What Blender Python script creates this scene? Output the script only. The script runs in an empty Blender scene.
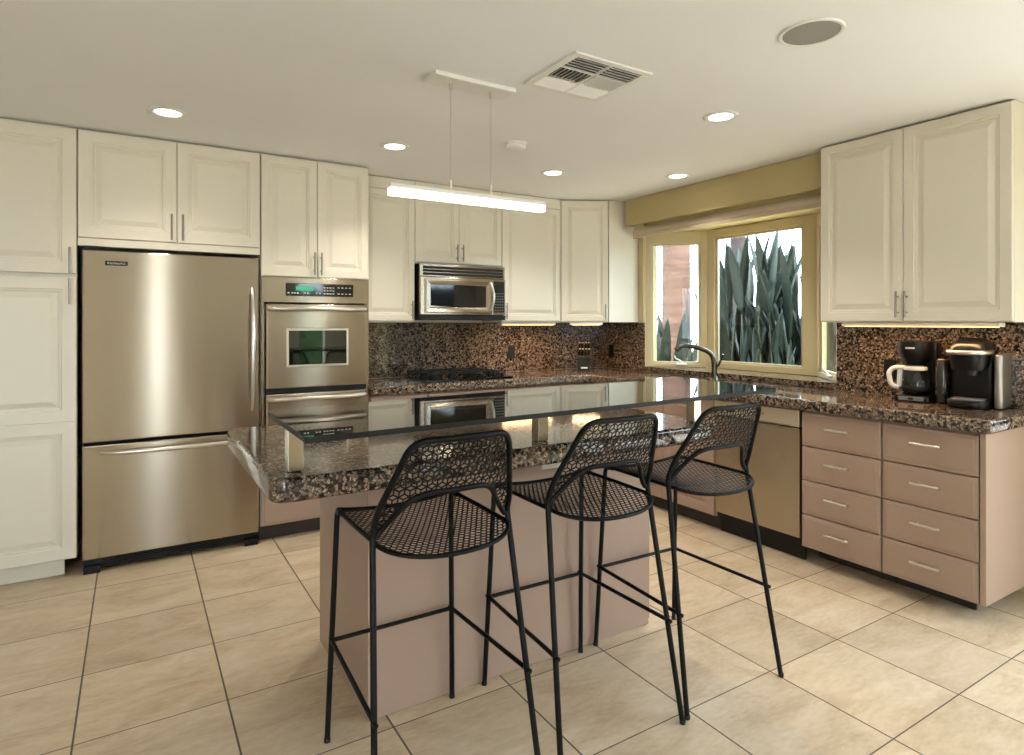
import bpy, bmesh, math, random
from mathutils import Vector, Matrix
random.seed(7)
PI = math.pi
C = bpy.context.scene.collection
sc = bpy.context.scene

# ------------------------------------------------------------------ camera, sky, sun, exposure
F_PX, YAW, CAM_Z, HORIZON = 613.2, 31.65, 1.37, 322.2
cam_d = bpy.data.cameras.new('camera')
cam_d.sensor_width = 36.0
cam_d.lens = F_PX / 1024 * 36.0
cam_d.shift_y = -(377.5 - HORIZON) / 1024
cam_d.clip_start = 0.02
cam = bpy.data.objects.new('camera', cam_d)
cam.location = (0, 0, CAM_Z)
cam.rotation_euler = (PI / 2, 0, -math.radians(YAW))
C.objects.link(cam)
sc.camera = cam

world = bpy.data.worlds.new('sky')
sc.world = world
world.use_nodes = True
bg = world.node_tree.nodes['Background']
bg.inputs['Color'].default_value = (0.70, 0.86, 1.0, 1)
bg.inputs['Strength'].default_value = 8.6

sun_d = bpy.data.lights.new('sun', 'SUN')
sun_d.energy = 14.0
sun_d.angle = math.radians(0.6)
sun_d.color = (1.0, 0.97, 0.93)
sun = bpy.data.objects.new('sun', sun_d)
sun.rotation_euler = Vector((-0.25, -0.85, 1.15)).to_track_quat('Z', 'Y').to_euler()
sun.location = (0, -8, 9)
C.objects.link(sun)

sc.view_settings.view_transform = 'Standard'
sc.view_settings.look = 'None'
sc.view_settings.gamma = 1.0
sc.view_settings.use_curve_mapping = False
sc.view_settings.exposure = 0.45
DOWNLIGHT_W, PENDANT_E = 15.0, 3.6

# ------------------------------------------------------------------ main measures (metres)
H = 2.426            # ceiling
YW, XW = 4.62, 3.84  # back wall, right wall
YT, YB = 4.04, 4.26  # fronts: tall units, upper units on the back wall
XR, XU = 3.234, 3.51 # fronts: base units, upper units on the right wall
ZC, ZG = 0.935, 0.873  # worktop top / underside

# ------------------------------------------------------------------ materials
def srgb(r, g, b):
    f = lambda c: (c / 255 / 12.92) if c / 255 <= 0.04045 else ((c / 255 + 0.055) / 1.055) ** 2.4
    return (f(r), f(g), f(b), 1)

def new_mat(name):
    m = bpy.data.materials.new(name)
    m.use_nodes = True
    nt = m.node_tree
    return m, nt, nt.nodes['Principled BSDF']

def mat(name, col, rough=0.5, metal=0.0, spec=0.5, emit=None, estr=0.0, coat=0.0, var=0.0, vscale=6.0):
    m, nt, b = new_mat(name)
    b.inputs['Base Color'].default_value = col
    b.inputs['Roughness'].default_value = rough
    b.inputs['Metallic'].default_value = metal
    b.inputs['Specular IOR Level'].default_value = spec
    b.inputs['Coat Weight'].default_value = coat
    if emit:
        b.inputs['Emission Color'].default_value = emit
        b.inputs['Emission Strength'].default_value = estr
    if var:
        tc = nt.nodes.new('ShaderNodeTexCoord'); n = nt.nodes.new('ShaderNodeTexNoise')
        n.inputs['Scale'].default_value = 1 if isinstance(vscale, tuple) else vscale; n.inputs['Detail'].default_value = 5
        mx = nt.nodes.new('ShaderNodeMix'); mx.data_type = 'RGBA'
        mx.inputs[6].default_value = tuple(c * (1 - var) for c in col[:3]) + (1,)
        mx.inputs[7].default_value = tuple(min(1, c * (1 + var)) for c in col[:3]) + (1,)
        if isinstance(vscale, tuple):
            mp = nt.nodes.new('ShaderNodeMapping'); mp.inputs['Scale'].default_value = vscale; n.inputs['Scale'].default_value = 1
            nt.links.new(tc.outputs['Object'], mp.inputs['Vector']); nt.links.new(mp.outputs['Vector'], n.inputs['Vector'])
        else: nt.links.new(tc.outputs['Object'], n.inputs['Vector'])
        nt.links.new(n.outputs['Fac'], mx.inputs[0])
        nt.links.new(mx.outputs[2], b.inputs['Base Color'])
    return m

def brushed(name, col, rough, aniso=1.0):
    """brushed sheet metal, brushed crosswise: highlights stretch up and down"""
    m, nt, b = new_mat(name); L = nt.links.new
    b.inputs['Metallic'].default_value = 1.0
    b.inputs['Roughness'].default_value = rough
    b.inputs['Anisotropic'].default_value = aniso; b.inputs['Anisotropic Rotation'].default_value = 0.25
    tg = nt.nodes.new('ShaderNodeTangent'); tg.direction_type = 'RADIAL'; tg.axis = 'Z'; L(tg.outputs[0], b.inputs['Tangent'])
    tc = nt.nodes.new('ShaderNodeTexCoord'); mp = nt.nodes.new('ShaderNodeMapping'); mp.inputs['Scale'].default_value = (1.5, 1.5, 420)
    n = nt.nodes.new('ShaderNodeTexNoise'); n.inputs['Scale'].default_value = 1.0; n.inputs['Detail'].default_value = 3
    mx = nt.nodes.new('ShaderNodeMix'); mx.data_type = 'RGBA'
    mx.inputs[6].default_value = tuple(c * 0.95 for c in col[:3]) + (1,); mx.inputs[7].default_value = col
    L(tc.outputs['Object'], mp.inputs['Vector']); L(mp.outputs['Vector'], n.inputs['Vector'])
    L(n.outputs['Fac'], mx.inputs[0]); L(mx.outputs[2], b.inputs['Base Color'])
    return m

def granite(name):
    """brown granite: irregular tan, brown and grey grains in a black matrix"""
    m, nt, b = new_mat(name); L = nt.links.new
    geo = nt.nodes.new('ShaderNodeNewGeometry')
    nz = nt.nodes.new('ShaderNodeTexNoise'); nz.inputs['Scale'].default_value = 75; nz.inputs['Detail'].default_value = 4
    sub = nt.nodes.new('ShaderNodeVectorMath'); sub.operation = 'MULTIPLY_ADD'; sub.inputs[1].default_value = (0.016, 0.016, 0.016)
    L(geo.outputs['Position'], nz.inputs['Vector']); L(nz.outputs['Color'], sub.inputs[0]); L(geo.outputs['Position'], sub.inputs[2])
    V = []
    for feat in ('F1', 'DISTANCE_TO_EDGE'):
        vo = nt.nodes.new('ShaderNodeTexVoronoi'); vo.feature = feat; vo.inputs['Scale'].default_value = 84
        L(sub.outputs['Vector'], vo.inputs['Vector']); V.append(vo)
    sp = nt.nodes.new('ShaderNodeSeparateColor'); L(V[0].outputs['Color'], sp.inputs['Color'])
    cr = nt.nodes.new('ShaderNodeValToRGB'); e = cr.color_ramp.elements
    e[0].position = 0.0; e[0].color = srgb(30, 25, 23); e[1].position = 1.0; e[1].color = srgb(192, 172, 150)
    for p, c in ((0.26, (48, 39, 34)), (0.34, (112, 90, 74)), (0.55, (146, 121, 100)), (0.7, (166, 143, 120)), (0.82, (120, 108, 100)), (0.9, (134, 117, 103))):
        x = e.new(p); x.color = srgb(*c)
    L(sp.outputs['Red'], cr.inputs['Fac'])
    rim = nt.nodes.new('ShaderNodeMapRange'); rim.inputs['From Min'].default_value = 0.02; rim.inputs['From Max'].default_value = 0.12
    rim.inputs['To Min'].default_value = 1; rim.inputs['To Max'].default_value = 0
    L(V[1].outputs['Distance'], rim.inputs['Value'])
    n2 = nt.nodes.new('ShaderNodeTexNoise'); n2.inputs['Scale'].default_value = 150; n2.inputs['Detail'].default_value = 4
    L(geo.outputs['Position'], n2.inputs['Vector'])
    mr2 = nt.nodes.new('ShaderNodeMapRange'); mr2.inputs['From Min'].default_value = 0.49; mr2.inputs['From Max'].default_value = 0.68
    L(n2.outputs['Fac'], mr2.inputs['Value'])
    mxf = nt.nodes.new('ShaderNodeMath'); mxf.operation = 'MAXIMUM'; L(rim.outputs['Result'], mxf.inputs[0]); L(mr2.outputs['Result'], mxf.inputs[1])
    mx = nt.nodes.new('ShaderNodeMix'); mx.data_type = 'RGBA'
    L(mxf.outputs[0], mx.inputs[0]); L(cr.outputs['Color'], mx.inputs[6]); mx.inputs[7].default_value = srgb(26, 22, 21)
    L(mx.outputs[2], b.inputs['Base Color'])
    b.inputs['Roughness'].default_value = 0.08
    b.inputs['Specular IOR Level'].default_value = 0.5
    return m

def floor_tiles(name, x0, px, y0, py):
    m, nt, b = new_mat(name); L = nt.links.new
    geo = nt.nodes.new('ShaderNodeNewGeometry')
    sx = nt.nodes.new('ShaderNodeSeparateXYZ'); L(geo.outputs['Position'], sx.inputs[0])
    def M(op, a, c=None, **k):
        n = nt.nodes.new('ShaderNodeMath'); n.operation = op
        for i, v in enumerate((a, c)):
            if v is None: continue
            if isinstance(v, (int, float)): n.inputs[i].default_value = v
            else: L(v, n.inputs[i])
        return n.outputs[0]
    ids, masks = [], []
    for o, o0, p, w in ((sx.outputs['X'], x0, px, 0.0032), (sx.outputs['Y'], y0, py, 0.0024)):
        t = M('DIVIDE', M('SUBTRACT', o, o0), p)
        ids.append(M('FLOOR', t))
        f = M('FRACT', t)
        d = M('MULTIPLY', M('MINIMUM', f, M('SUBTRACT', 1.0, f)), p)
        masks.append(M('LESS_THAN', d, w))
    grout = M('MAXIMUM', masks[0], masks[1])
    cmb = nt.nodes.new('ShaderNodeCombineXYZ'); L(ids[0], cmb.inputs[0]); L(ids[1], cmb.inputs[1])
    wn = nt.nodes.new('ShaderNodeTexWhiteNoise'); wn.noise_dimensions = '2D'; L(cmb.outputs[0], wn.inputs['Vector'])
    off = nt.nodes.new('ShaderNodeVectorMath'); off.operation = 'MULTIPLY_ADD'; off.inputs[1].default_value = (9, 7, 5)
    L(wn.outputs['Color'], off.inputs[0]); L(geo.outputs['Position'], off.inputs[2])
    rot = nt.nodes.new('ShaderNodeMapping'); rot.inputs['Rotation'].default_value = (0, 0, 0.6); rot.inputs['Scale'].default_value = (1.0, 2.6, 1)
    L(off.outputs[0], rot.inputs['Vector'])
    n1 = nt.nodes.new('ShaderNodeTexNoise'); n1.inputs['Scale'].default_value = 2.6; n1.inputs['Detail'].default_value = 9; n1.inputs['Roughness'].default_value = 0.62
    n1.inputs['Distortion'].default_value = 0.8
    L(rot.outputs[0], n1.inputs['Vector'])
    n3 = nt.nodes.new('ShaderNodeTexNoise'); n3.inputs['Scale'].default_value = 26; n3.inputs['Detail'].default_value = 6; L(rot.outputs[0], n3.inputs['Vector'])
    cr = nt.nodes.new('ShaderNodeValToRGB'); e = cr.color_ramp.elements
    e[0].position = 0.25; e[0].color = srgb(170, 145, 112); e[1].position = 0.75; e[1].color = srgb(226, 211, 190)
    x = e.new(0.5); x.color = srgb(206, 186, 158)
    L(M('ADD', M('MULTIPLY', n1.outputs['Fac'], 0.72), M('MULTIPLY', n3.outputs['Fac'], 0.28)), cr.inputs['Fac'])
    hs = nt.nodes.new('ShaderNodeHueSaturation'); L(cr.outputs['Color'], hs.inputs['Color'])
    L(M('ADD', M('MULTIPLY', wn.outputs['Value'], 0.16), 0.92), hs.inputs['Value'])
    mx = nt.nodes.new('ShaderNodeMix'); mx.data_type = 'RGBA'
    L(grout, mx.inputs[0]); L(hs.outputs['Color'], mx.inputs[6]); mx.inputs[7].default_value = srgb(84, 72, 60)
    L(mx.outputs[2], b.inputs['Base Color'])
    L(M('ADD', M('MULTIPLY', n3.outputs['Fac'], 0.2), 0.34), b.inputs['Roughness'])
    bp = nt.nodes.new('ShaderNodeBump'); bp.inputs['Strength'].default_value = 0.35; bp.inputs['Distance'].default_value = 0.003
    L(M('SUBTRACT', n3.outputs['Fac'], M('MULTIPLY', grout, 0.8)), bp.inputs['Height']); L(bp.outputs['Normal'], b.inputs['Normal'])
    return m

def clear_glass(name, tint, f0=0.04, rough=0.0):
    """clear pane: reflects by viewing angle at both faces, lets the rest straight through"""
    m, nt, b = new_mat(name); L = nt.links.new
    nt.nodes.remove(b)
    out = nt.nodes['Material Output']
    geo = nt.nodes.new('ShaderNodeNewGeometry')
    dt = nt.nodes.new('ShaderNodeVectorMath'); dt.operation = 'DOT_PRODUCT'
    L(geo.outputs['Normal'], dt.inputs[0]); L(geo.outputs['Incoming'], dt.inputs[1])
    def M(op, a, c):
        n = nt.nodes.new('ShaderNodeMath'); n.operation = op
        for i, v in enumerate((a, c)):
            if v is None: continue
            if isinstance(v, (int, float)): n.inputs[i].default_value = v
            else: L(v, n.inputs[i])
        return n.outputs[0]
    c = M('ABSOLUTE', dt.outputs['Value'], None)
    fr = M('ADD', M('MULTIPLY', M('POWER', M('SUBTRACT', 1.0, c), 5.0), 1 - f0), f0)
    tr = nt.nodes.new('ShaderNodeBsdfTransparent'); tr.inputs['Color'].default_value = tint
    gl = nt.nodes.new('ShaderNodeBsdfGlossy'); gl.inputs['Roughness'].default_value = rough
    mx = nt.nodes.new('ShaderNodeMixShader')
    L(fr, mx.inputs[0]); L(tr.outputs[0], mx.inputs[1]); L(gl.outputs[0], mx.inputs[2]); L(mx.outputs[0], out.inputs['Surface'])
    return m

M_CREAM = mat('cream cabinet paint', srgb(224, 217, 200), 0.38)
M_CREAM_IN = mat('cream carcass', srgb(205, 194, 168), 0.6)
M_TAUPE = mat('taupe cabinet paint', srgb(162, 137, 121), 0.42)
M_TAUPE_SHADED = mat('shaded taupe toe kick', srgb(52, 42, 36), 0.7)  # taupe darkened to carry the shadow in the toe recess
M_CEIL = mat('ceiling plaster', srgb(241, 241, 240), 0.9, var=0.015, vscale=3)
M_WALL = mat('wall plaster', srgb(226, 222, 210), 0.85, var=0.02, vscale=4)
M_WALL_Y = mat('yellow wall paint', srgb(214, 198, 142), 0.7)
M_WINFR = mat('yellow window paint', srgb(194, 178, 140), 0.45)
M_VAL = mat('mustard fabric', srgb(184, 168, 122), 0.85, var=0.05, vscale=180)
M_SHADE = mat('beige shade cloth', srgb(196, 180, 156), 0.8, var=0.03, vscale=120)
M_GRAN = granite('brown granite')
M_FLOOR = floor_tiles('beige floor tile', -0.170, 0.459, 3.812, 0.459)
M_STEEL_V = brushed('brushed steel sheet', srgb(178, 168, 152), 0.21)
M_STEEL_H = brushed('brushed steel appliance front', srgb(176, 166, 150), 0.21)
M_STEEL_L = brushed('pale brushed steel', srgb(220, 212, 196), 0.4, 0.5)
M_CHROME = mat('satin nickel', srgb(214, 210, 203), 0.28, 1.0)
M_CHROME_DK = mat('brushed nickel pull', srgb(150, 143, 132), 0.3, 1.0)
M_FAUCET = mat('dark nickel', srgb(92, 87, 80), 0.22, 1.0)
M_BLACK = mat('black plastic', srgb(9, 9, 9), 0.35, 0, 0.35)
M_BLACK_G = mat('black glass panel', srgb(8, 8, 9), 0.05, 0, 0.6)
M_OVEN_GLASS = mat('oven window glass', srgb(14, 18, 14), 0.03, 0, 0.9)
M_DARK = mat('dark gap', srgb(14, 12, 11), 0.7)
M_STOOL = mat('black powder coat', srgb(6, 6, 7), 0.5, 0.0, 0.22)
M_IRON = mat('cast iron', srgb(8, 8, 9), 0.5, 0, 0.3)
M_GREY = mat('grey plastic', srgb(120, 120, 122), 0.4)
M_PALE = mat('pale print', srgb(205, 205, 200), 0.5)
M_WHITE = mat('white enamel', srgb(236, 234, 228), 0.4)
M_SPK = mat('grey speaker mesh', srgb(150, 146, 140), 0.8)
M_DISPLAY = mat('green display', srgb(20, 60, 40), 0.2, emit=srgb(70, 210, 150), estr=0.5)
M_LAMP = mat('downlight lens', (1, 1, 1, 1), 0.4, emit=(1, 0.86, 0.66, 1), estr=9)
M_BAR = mat('pendant diffuser', (1, 1, 1, 1), 0.4, emit=(1, 0.93, 0.84, 1), estr=PENDANT_E)
M_UNDER = mat('warm strip lens', (1, 0.9, 0.7, 1), 0.4, emit=(1, 0.5, 0.16, 1), estr=2.2)
M_PANE = clear_glass('window glass', (0.93, 0.96, 0.94, 1), 0.015)
M_BARGLASS = clear_glass('bar glass', (0.34, 0.37, 0.37, 1), 0.05)
M_GLASSEDGE = mat('polished glass edge', srgb(9, 10, 11), 0.5, 0, 0.25)
M_CARAFE = clear_glass('carafe glass', (0.8, 0.8, 0.8, 1), 0.06)
M_TRUNK = mat('palm bark', srgb(80, 56, 45), 0.9, var=0.75, vscale=(3, 3, 24))
M_TRUNK_SHADED = mat('shaded palm bark', srgb(40, 30, 30), 0.9, var=0.7, vscale=(3, 3, 20))  # bark colour darkened to carry the shading on the far trunk
M_LEAF = mat('waxy dark leaf', srgb(19, 29, 24), 0.55, 0, 0.3, var=0.5, vscale=5)
M_LEAF2 = mat('fresh green leaf', srgb(58, 88, 38), 0.5, var=0.3, vscale=9)
M_STALK = mat('leaf stalk', srgb(50, 54, 36), 0.5)
M_GROUND = mat('garden gravel', srgb(190, 172, 146), 0.95, var=0.15, vscale=20)
M_BOUNCE_PAVING = mat('pale bounce paving', srgb(205, 196, 182), 0.9, var=0.06, vscale=8)
M_FENCE = mat('white garden wall', srgb(235, 228, 215), 0.9, var=0.03, vscale=3)

# ------------------------------------------------------------------ mesh helpers
class MB:
    """collects shapes into one mesh"""
    def __init__(s): s.v = []; s.f = []; s.mi = []; s.sm = []; s.cur = 0
    def add(s, vs, fs, sm=False):
        o = len(s.v); s.v += [tuple(p) for p in vs]
        s.f += [tuple(i + o for i in f) for f in fs]; s.mi += [s.cur] * len(fs); s.sm += [sm and len(f) == 4 for f in fs]; return s
    def box(s, x0, x1, y0, y1, z0, z1, bev=0.0):
        x0, x1 = sorted((x0, x1)); y0, y1 = sorted((y0, y1)); z0, z1 = sorted((z0, z1))
        if bev <= 0:
            return s.add([(x, y, z) for z in (z0, z1) for y in (y0, y1) for x in (x0, x1)],
                         [(0, 2, 3, 1), (4, 5, 7, 6), (0, 1, 5, 4), (2, 6, 7, 3), (0, 4, 6, 2), (1, 3, 7, 5)])
        bm = bmesh.new(); bmesh.ops.create_cube(bm, size=1)
        for v in bm.verts:
            v.co = Vector(((x0 + x1) / 2 + v.co.x * (x1 - x0), (y0 + y1) / 2 + v.co.y * (y1 - y0), (z0 + z1) / 2 + v.co.z * (z1 - z0)))
        bmesh.ops.bevel(bm, geom=bm.edges[:], offset=bev, segments=2, profile=0.5, affect='EDGES')
        bm.verts.index_update()
        s.add([v.co[:] for v in bm.verts], [[v.index for v in f.verts] for f in bm.faces]); bm.free(); return s
    def tube(s, pts, r, n=8, caps=True, closed=False):
        pts = [Vector(p) for p in pts]; k = len(pts); rr = r if isinstance(r, (list, tuple)) else [r] * k
        rings = []; up = None
        for i, p in enumerate(pts):
            a = pts[i - 1] if (i > 0 or closed) else p; b = pts[(i + 1) % k] if (i < k - 1 or closed) else p
            t = (b - a)
            t = t.normalized() if t.length > 1e-9 else Vector((0, 0, 1))
            if up is None:
                up = Vector((0, 0, 1)) if abs(t.z) < 0.9 else Vector((1, 0, 0))
            up = (up - t * up.dot(t)).normalized(); w = t.cross(up)
            rings.append([p + (up * math.cos(2 * PI * j / n) + w * math.sin(2 * PI * j / n)) * rr[i] for j in range(n)])
        vs = [q for r_ in rings for q in r_]; fs = []
        for i in range(k if closed else k - 1):
            i2 = (i + 1) % k
            for j in range(n):
                j2 = (j + 1) % n
                fs.append((i * n + j, i * n + j2, i2 * n + j2, i2 * n + j))
        if caps and not closed:
            fs.append(tuple(range(n - 1, -1, -1))); fs.append(tuple((k - 1) * n + j for j in range(n)))
        return s.add(vs, fs, True)
    def lathe(s, prof, cx=0, cy=0, n=32, sx=1, sy=1):
        vs = []; fs = []; k = len(prof)
        for r, z in prof:
            for j in range(n):
                a = 2 * PI * j / n; vs.append((cx + r * sx * math.cos(a), cy + r * sy * math.sin(a), z))
        for i in range(k - 1):
            for j in range(n):
                j2 = (j + 1) % n; fs.append((i * n + j, i * n + j2, (i + 1) * n + j2, (i + 1) * n + j))
        fs.append(tuple(range(n - 1, -1, -1))); fs.append(tuple((k - 1) * n + j for j in range(n)))
        return s.add(vs, fs, True)
    def prism(s, poly, z0, z1):
        n = len(poly); vs = [(x, y, z0) for x, y in poly] + [(x, y, z1) for x, y in poly]
        fs = [tuple(range(n - 1, -1, -1)), tuple(range(n, 2 * n))] + [(i, (i + 1) % n, n + (i + 1) % n, n + i) for i in range(n)]
        return s.add(vs, fs)
    def slab(s, poly, z0, z1, r=0.018, seg=4):
        """stone slab with rolled top and bottom edges; poly anticlockwise"""
        prof = []
        for i in range(seg + 1):
            a = PI / 2 * i / seg; prof.append((r * (1 - math.sin(a)), z0 + r * (1 - math.cos(a))))
        for i in range(seg + 1):
            a = PI / 2 * i / seg; prof.append((r * (1 - math.cos(a)), z1 - r * (1 - math.sin(a))))
        n = len(poly); P = [Vector(p) for p in poly]
        def inset(d):
            out = []
            for i in range(n):
                e1 = (P[i] - P[i - 1]).normalized(); e2 = (P[(i + 1) % n] - P[i]).normalized()
                n1 = Vector((-e1.y, e1.x)); n2 = Vector((-e2.y, e2.x)); b = n1 + n2
                out.append(P[i] + b * (d / max(0.2, 1 + n1.dot(n2))))
            return out
        vs = []
        for d, z in prof: vs += [(q.x, q.y, z) for q in inset(d)]
        k = len(prof); fs = [tuple(range(n - 1, -1, -1)), tuple((k - 1) * n + j for j in range(n))]
        for i in range(k - 1):
            for j in range(n):
                j2 = (j + 1) % n; fs.append((i * n + j, i * n + j2, (i + 1) * n + j2, (i + 1) * n + j))
        return s.add(vs, fs, True)
    def panel(s, x0, x1, z0, z1, rings, yf, t):
        """front-facing (-y) board; rings = (inset, depth behind the front) from the outer edge inwards"""
        vs = [(x0, yf + t, z0), (x1, yf + t, z0), (x1, yf + t, z1), (x0, yf + t, z1)]; fs = [(3, 2, 1, 0)]
        for i, d in rings:
            vs += [(x0 + i, yf + d, z0 + i), (x1 - i, yf + d, z0 + i), (x1 - i, yf + d, z1 - i), (x0 + i, yf + d, z1 - i)]
        for k in range(len(rings)):
            for j in range(4):
                a, b = 4 * k + j, 4 * k + (j + 1) % 4
                fs.append((a, b, b + 4, a + 4))
        q = 4 * len(rings); fs.append((q, q + 1, q + 2, q + 3))
        fs = [tuple(f) for f in fs]
        return s.add(vs, fs)
    def build(s, name, mats, parent=None, loc=None, flat=False, angle=62):
        me = bpy.data.meshes.new(name); me.from_pydata(s.v, [], s.f)
        for m in (mats if isinstance(mats, (list, tuple)) else [mats]): me.materials.append(m)
        for p, i in zip(me.polygons, s.mi): p.material_index = i
        bm = bmesh.new(); bm.from_mesh(me); bmesh.ops.recalc_face_normals(bm, faces=bm.faces); bm.to_mesh(me); bm.free()
        if not flat:
            me.set_sharp_from_angle(angle=math.radians(angle))
            me.polygons.foreach_set('use_smooth', s.sm)
        o = bpy.data.objects.new(name, me); C.objects.link(o)
        if parent: o.parent = parent
        if loc: o.location = loc
        return o

def tag(o, label, cat, group=None, kind=None):
    if label: o['label'] = label
    if cat: o['category'] = cat
    if group: o['group'] = group
    if kind: o['kind'] = kind
    return o
def thing(name, label, cat, loc=(0, 0, 0), rz=0.0, group=None):
    o = bpy.data.objects.new(name, None); o.empty_display_size = 0.05
    C.objects.link(o); o.location = loc; o.rotation_euler = (0, 0, rz)
    return tag(o, label, cat, group)
def struct(o): o['kind'] = 'structure'; return o
def copy_tree(o, parent=None):
    c = o.copy(); C.objects.link(c); c.parent = parent
    for ch in list(o.children): copy_tree(ch, c)
    return c
def fillet(pts, rad, seg=5):
    """round the inner corners of a polyline"""
    P = [Vector(p) for p in pts]; out = [P[0]]
    for i in range(1, len(P) - 1):
        a, b, c = P[i - 1], P[i], P[i + 1]; r = rad[i - 1] if isinstance(rad, (list, tuple)) else rad
        d1 = (a - b).normalized(); d2 = (c - b).normalized()
        k = min(r, (a - b).length * 0.49, (c - b).length * 0.49)
        p0, p2 = b + d1 * k, b + d2 * k
        for j in range(seg + 1):
            t = j / seg; out.append(p0 * (1 - t) ** 2 + b * 2 * t * (1 - t) + p2 * t * t)
    out.append(P[-1]); return out
def rounded_rect(x0, x1, y0, y1, r, seg=6, corners=(1, 1, 1, 1)):
    out = []
    for (cx, cy, a0), on in zip(((x0 + r, y0 + r, PI), (x1 - r, y0 + r, 1.5 * PI), (x1 - r, y1 - r, 0), (x0 + r, y1 - r, PI / 2)), corners):
        if on:
            for i in range(seg + 1):
                a = a0 + PI / 2 * i / seg; out.append((cx + r * math.cos(a), cy + r * math.sin(a)))
        else:
            sx = x0 if cx == x0 + r else x1; sy = y0 if cy == y0 + r else y1; out.append((sx, sy))
    return out
def lettering(text, size, name, m, parent, loc, rot=(PI / 2, 0, 0), depth=0.0004):
    cu = bpy.data.curves.new(name, 'FONT'); cu.body = text; cu.size = size; cu.extrude = depth; cu.align_x = 'CENTER'; cu.align_y = 'CENTER'
    t = bpy.data.objects.new(name, cu); C.objects.link(t)
    bpy.context.view_layer.update()
    me = bpy.data.meshes.new_from_object(t.evaluated_get(bpy.context.evaluated_depsgraph_get()))
    bpy.data.objects.remove(t)
    me.materials.clear(); me.materials.append(m)
    o = bpy.data.objects.new(name, me); C.objects.link(o); o.parent = parent; o.location = loc; o.rotation_euler = rot
    return o

# ------------------------------------------------------------------ setting
floor = struct(MB().box(-3.2, 4.0, -3.4, YW + 0.1, -0.08, 0).build('floor', M_FLOOR, flat=True))
ceiling = struct(MB().box(-3.2, 4.0, -3.4, YW + 0.1, H, H + 0.15).build('ceiling', M_CEIL, flat=True))
struct(MB().box(-3.2, 4.0, YW, YW + 0.12, 0, H).build('wall_back', M_WALL, flat=True))
w = MB(); w.box(-3.2, -3.08, -3.4, YW, 0, H)
struct(w.build('wall_left', M_WALL, flat=True))
# bay window opening between y = 2.25 and 3.99; sliding door opening towards the camera side
BY0, BY1, BD = 2.25, 3.99, 0.37
w = MB(); w.box(XW, XW + 0.14, BY1, YW, 0, H); w.box(XW, XW + 0.14, BY0, BY1, 2.165, H)
w.box(XW, XW + 0.14, BY0, BY1, 0, 0.93); w.box(XW, XW + 0.14, 0.62, BY0, 0, H)
w.box(XW, XW + 0.14, -1.6, 0.62, 2.2, H); w.box(XW, XW + 0.14, -3.4, -1.6, 0, H)
struct(w.build('wall_right', M_WALL_Y, flat=True))
w = MB()
for x0, x1 in ((-3.08, -2.95), (-1.35, 0.23), (0.42, 2.5), (2.95, XW)): w.box(x0, x1, -3.4, -3.28, 0, H)
for x0, x1 in ((-2.95, -1.35), (0.23, 0.42), (2.5, 2.95)): w.box(x0, x1, -3.4, -3.28, 2.2, H)
struct(w.build('wall_rear', M_WALL, flat=True))
# roof eave outside, bay roof and knee wall
w = MB(); w.prism([(XW + 0.14, BY0 - 0.2), (XW + BD + 0.3, BY0 + 0.2), (XW + BD + 0.3, BY1 - 0.2), (XW + 0.14, BY1 + 0.2)], 2.165, 2.25)
struct(w.build('trim_1', M_WALL_Y, flat=True))

# bay window: three sashes
def sash(name, a, b, z0, z1, fw, crank=None):
    """a -> b is the run seen left to right from inside"""
    a = Vector((*a, 0)); b = Vector((*b, 0)); L = (b - a).length; ang = math.atan2(b.y - a.y, b.x - a.x)
    e = bpy.data.objects.new(name, None); e.empty_display_size = 0.05; C.objects.link(e); e.location = (a.x, a.y, z0); e.rotation_euler = (0, 0, ang); struct(e)
    h = z1 - z0; m = MB(); D = 0.05
    l, r, bt, tp = fw
    for q in ((0, l, 0, h), (L - r, L, 0, h), (l, L - r, 0, bt), (l, L - r, h - tp, h)):
        m.box(q[0], q[1], -0.005, D, q[2], q[3], 0.003)
    i = 0.016
    for q in ((l, l + i, bt, h - tp), (L - r - i, L - r, bt, h - tp), (l + i, L - r - i, bt, bt + i), (l + i, L - r - i, h - tp - i, h - tp)):
        m.box(q[0], q[1], 0.012, D - 0.008, q[2], q[3])
    m.build('window_frame', M_WINFR, e)
    MB().box(l + i - 0.003, L - r - i + 0.003, 0.024, 0.03, bt + i - 0.003, h - tp - i + 0.003).build('pane', M_PANE, e)
    s = MB()
    for q in ((l + i, l + i + 0.009, bt + i, h - tp - i), (L - r - i - 0.009, L - r - i, bt + i, h - tp - i)):
        s.box(q[0], q[1], 0.014, 0.022, q[2], q[3])
    s.build('spacer_strip', M_CHROME, e)
    if crank is not None:
        c = MB(); c.box(crank - 0.045, crank + 0.045, -0.022, -0.006, 0.02, 0.036, 0.003)
        c.tube(fillet([(crank + 0.02, -0.016, 0.034), (crank - 0.01, -0.03, 0.06), (crank - 0.05, -0.04, 0.075), (crank - 0.055, -0.04, 0.1)], 0.015), 0.0045)
        c.build('crank_handle', M_CHROME, e)
    return e
SZ = ZC + 0.045
A, B_, C_, D_ = (XW + 0.01, BY1), (XW + BD, BY1 - BD), (XW + BD, BY0 + BD), (XW + 0.01, BY0)
sash('window_1', A, B_, SZ, 2.158, (0.045, 0.055, 0.03, 0.10), 0.3)
sash('window_2', (B_[0], B_[1] - 0.001), (C_[0], C_[1] + 0.001), SZ, 2.158, (0.078, 0.11, 0.048, 0.07))
sash('window_3', C_, D_, SZ, 2.158, (0.05, 0.04, 0.036, 0.1), 0.34)
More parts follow.
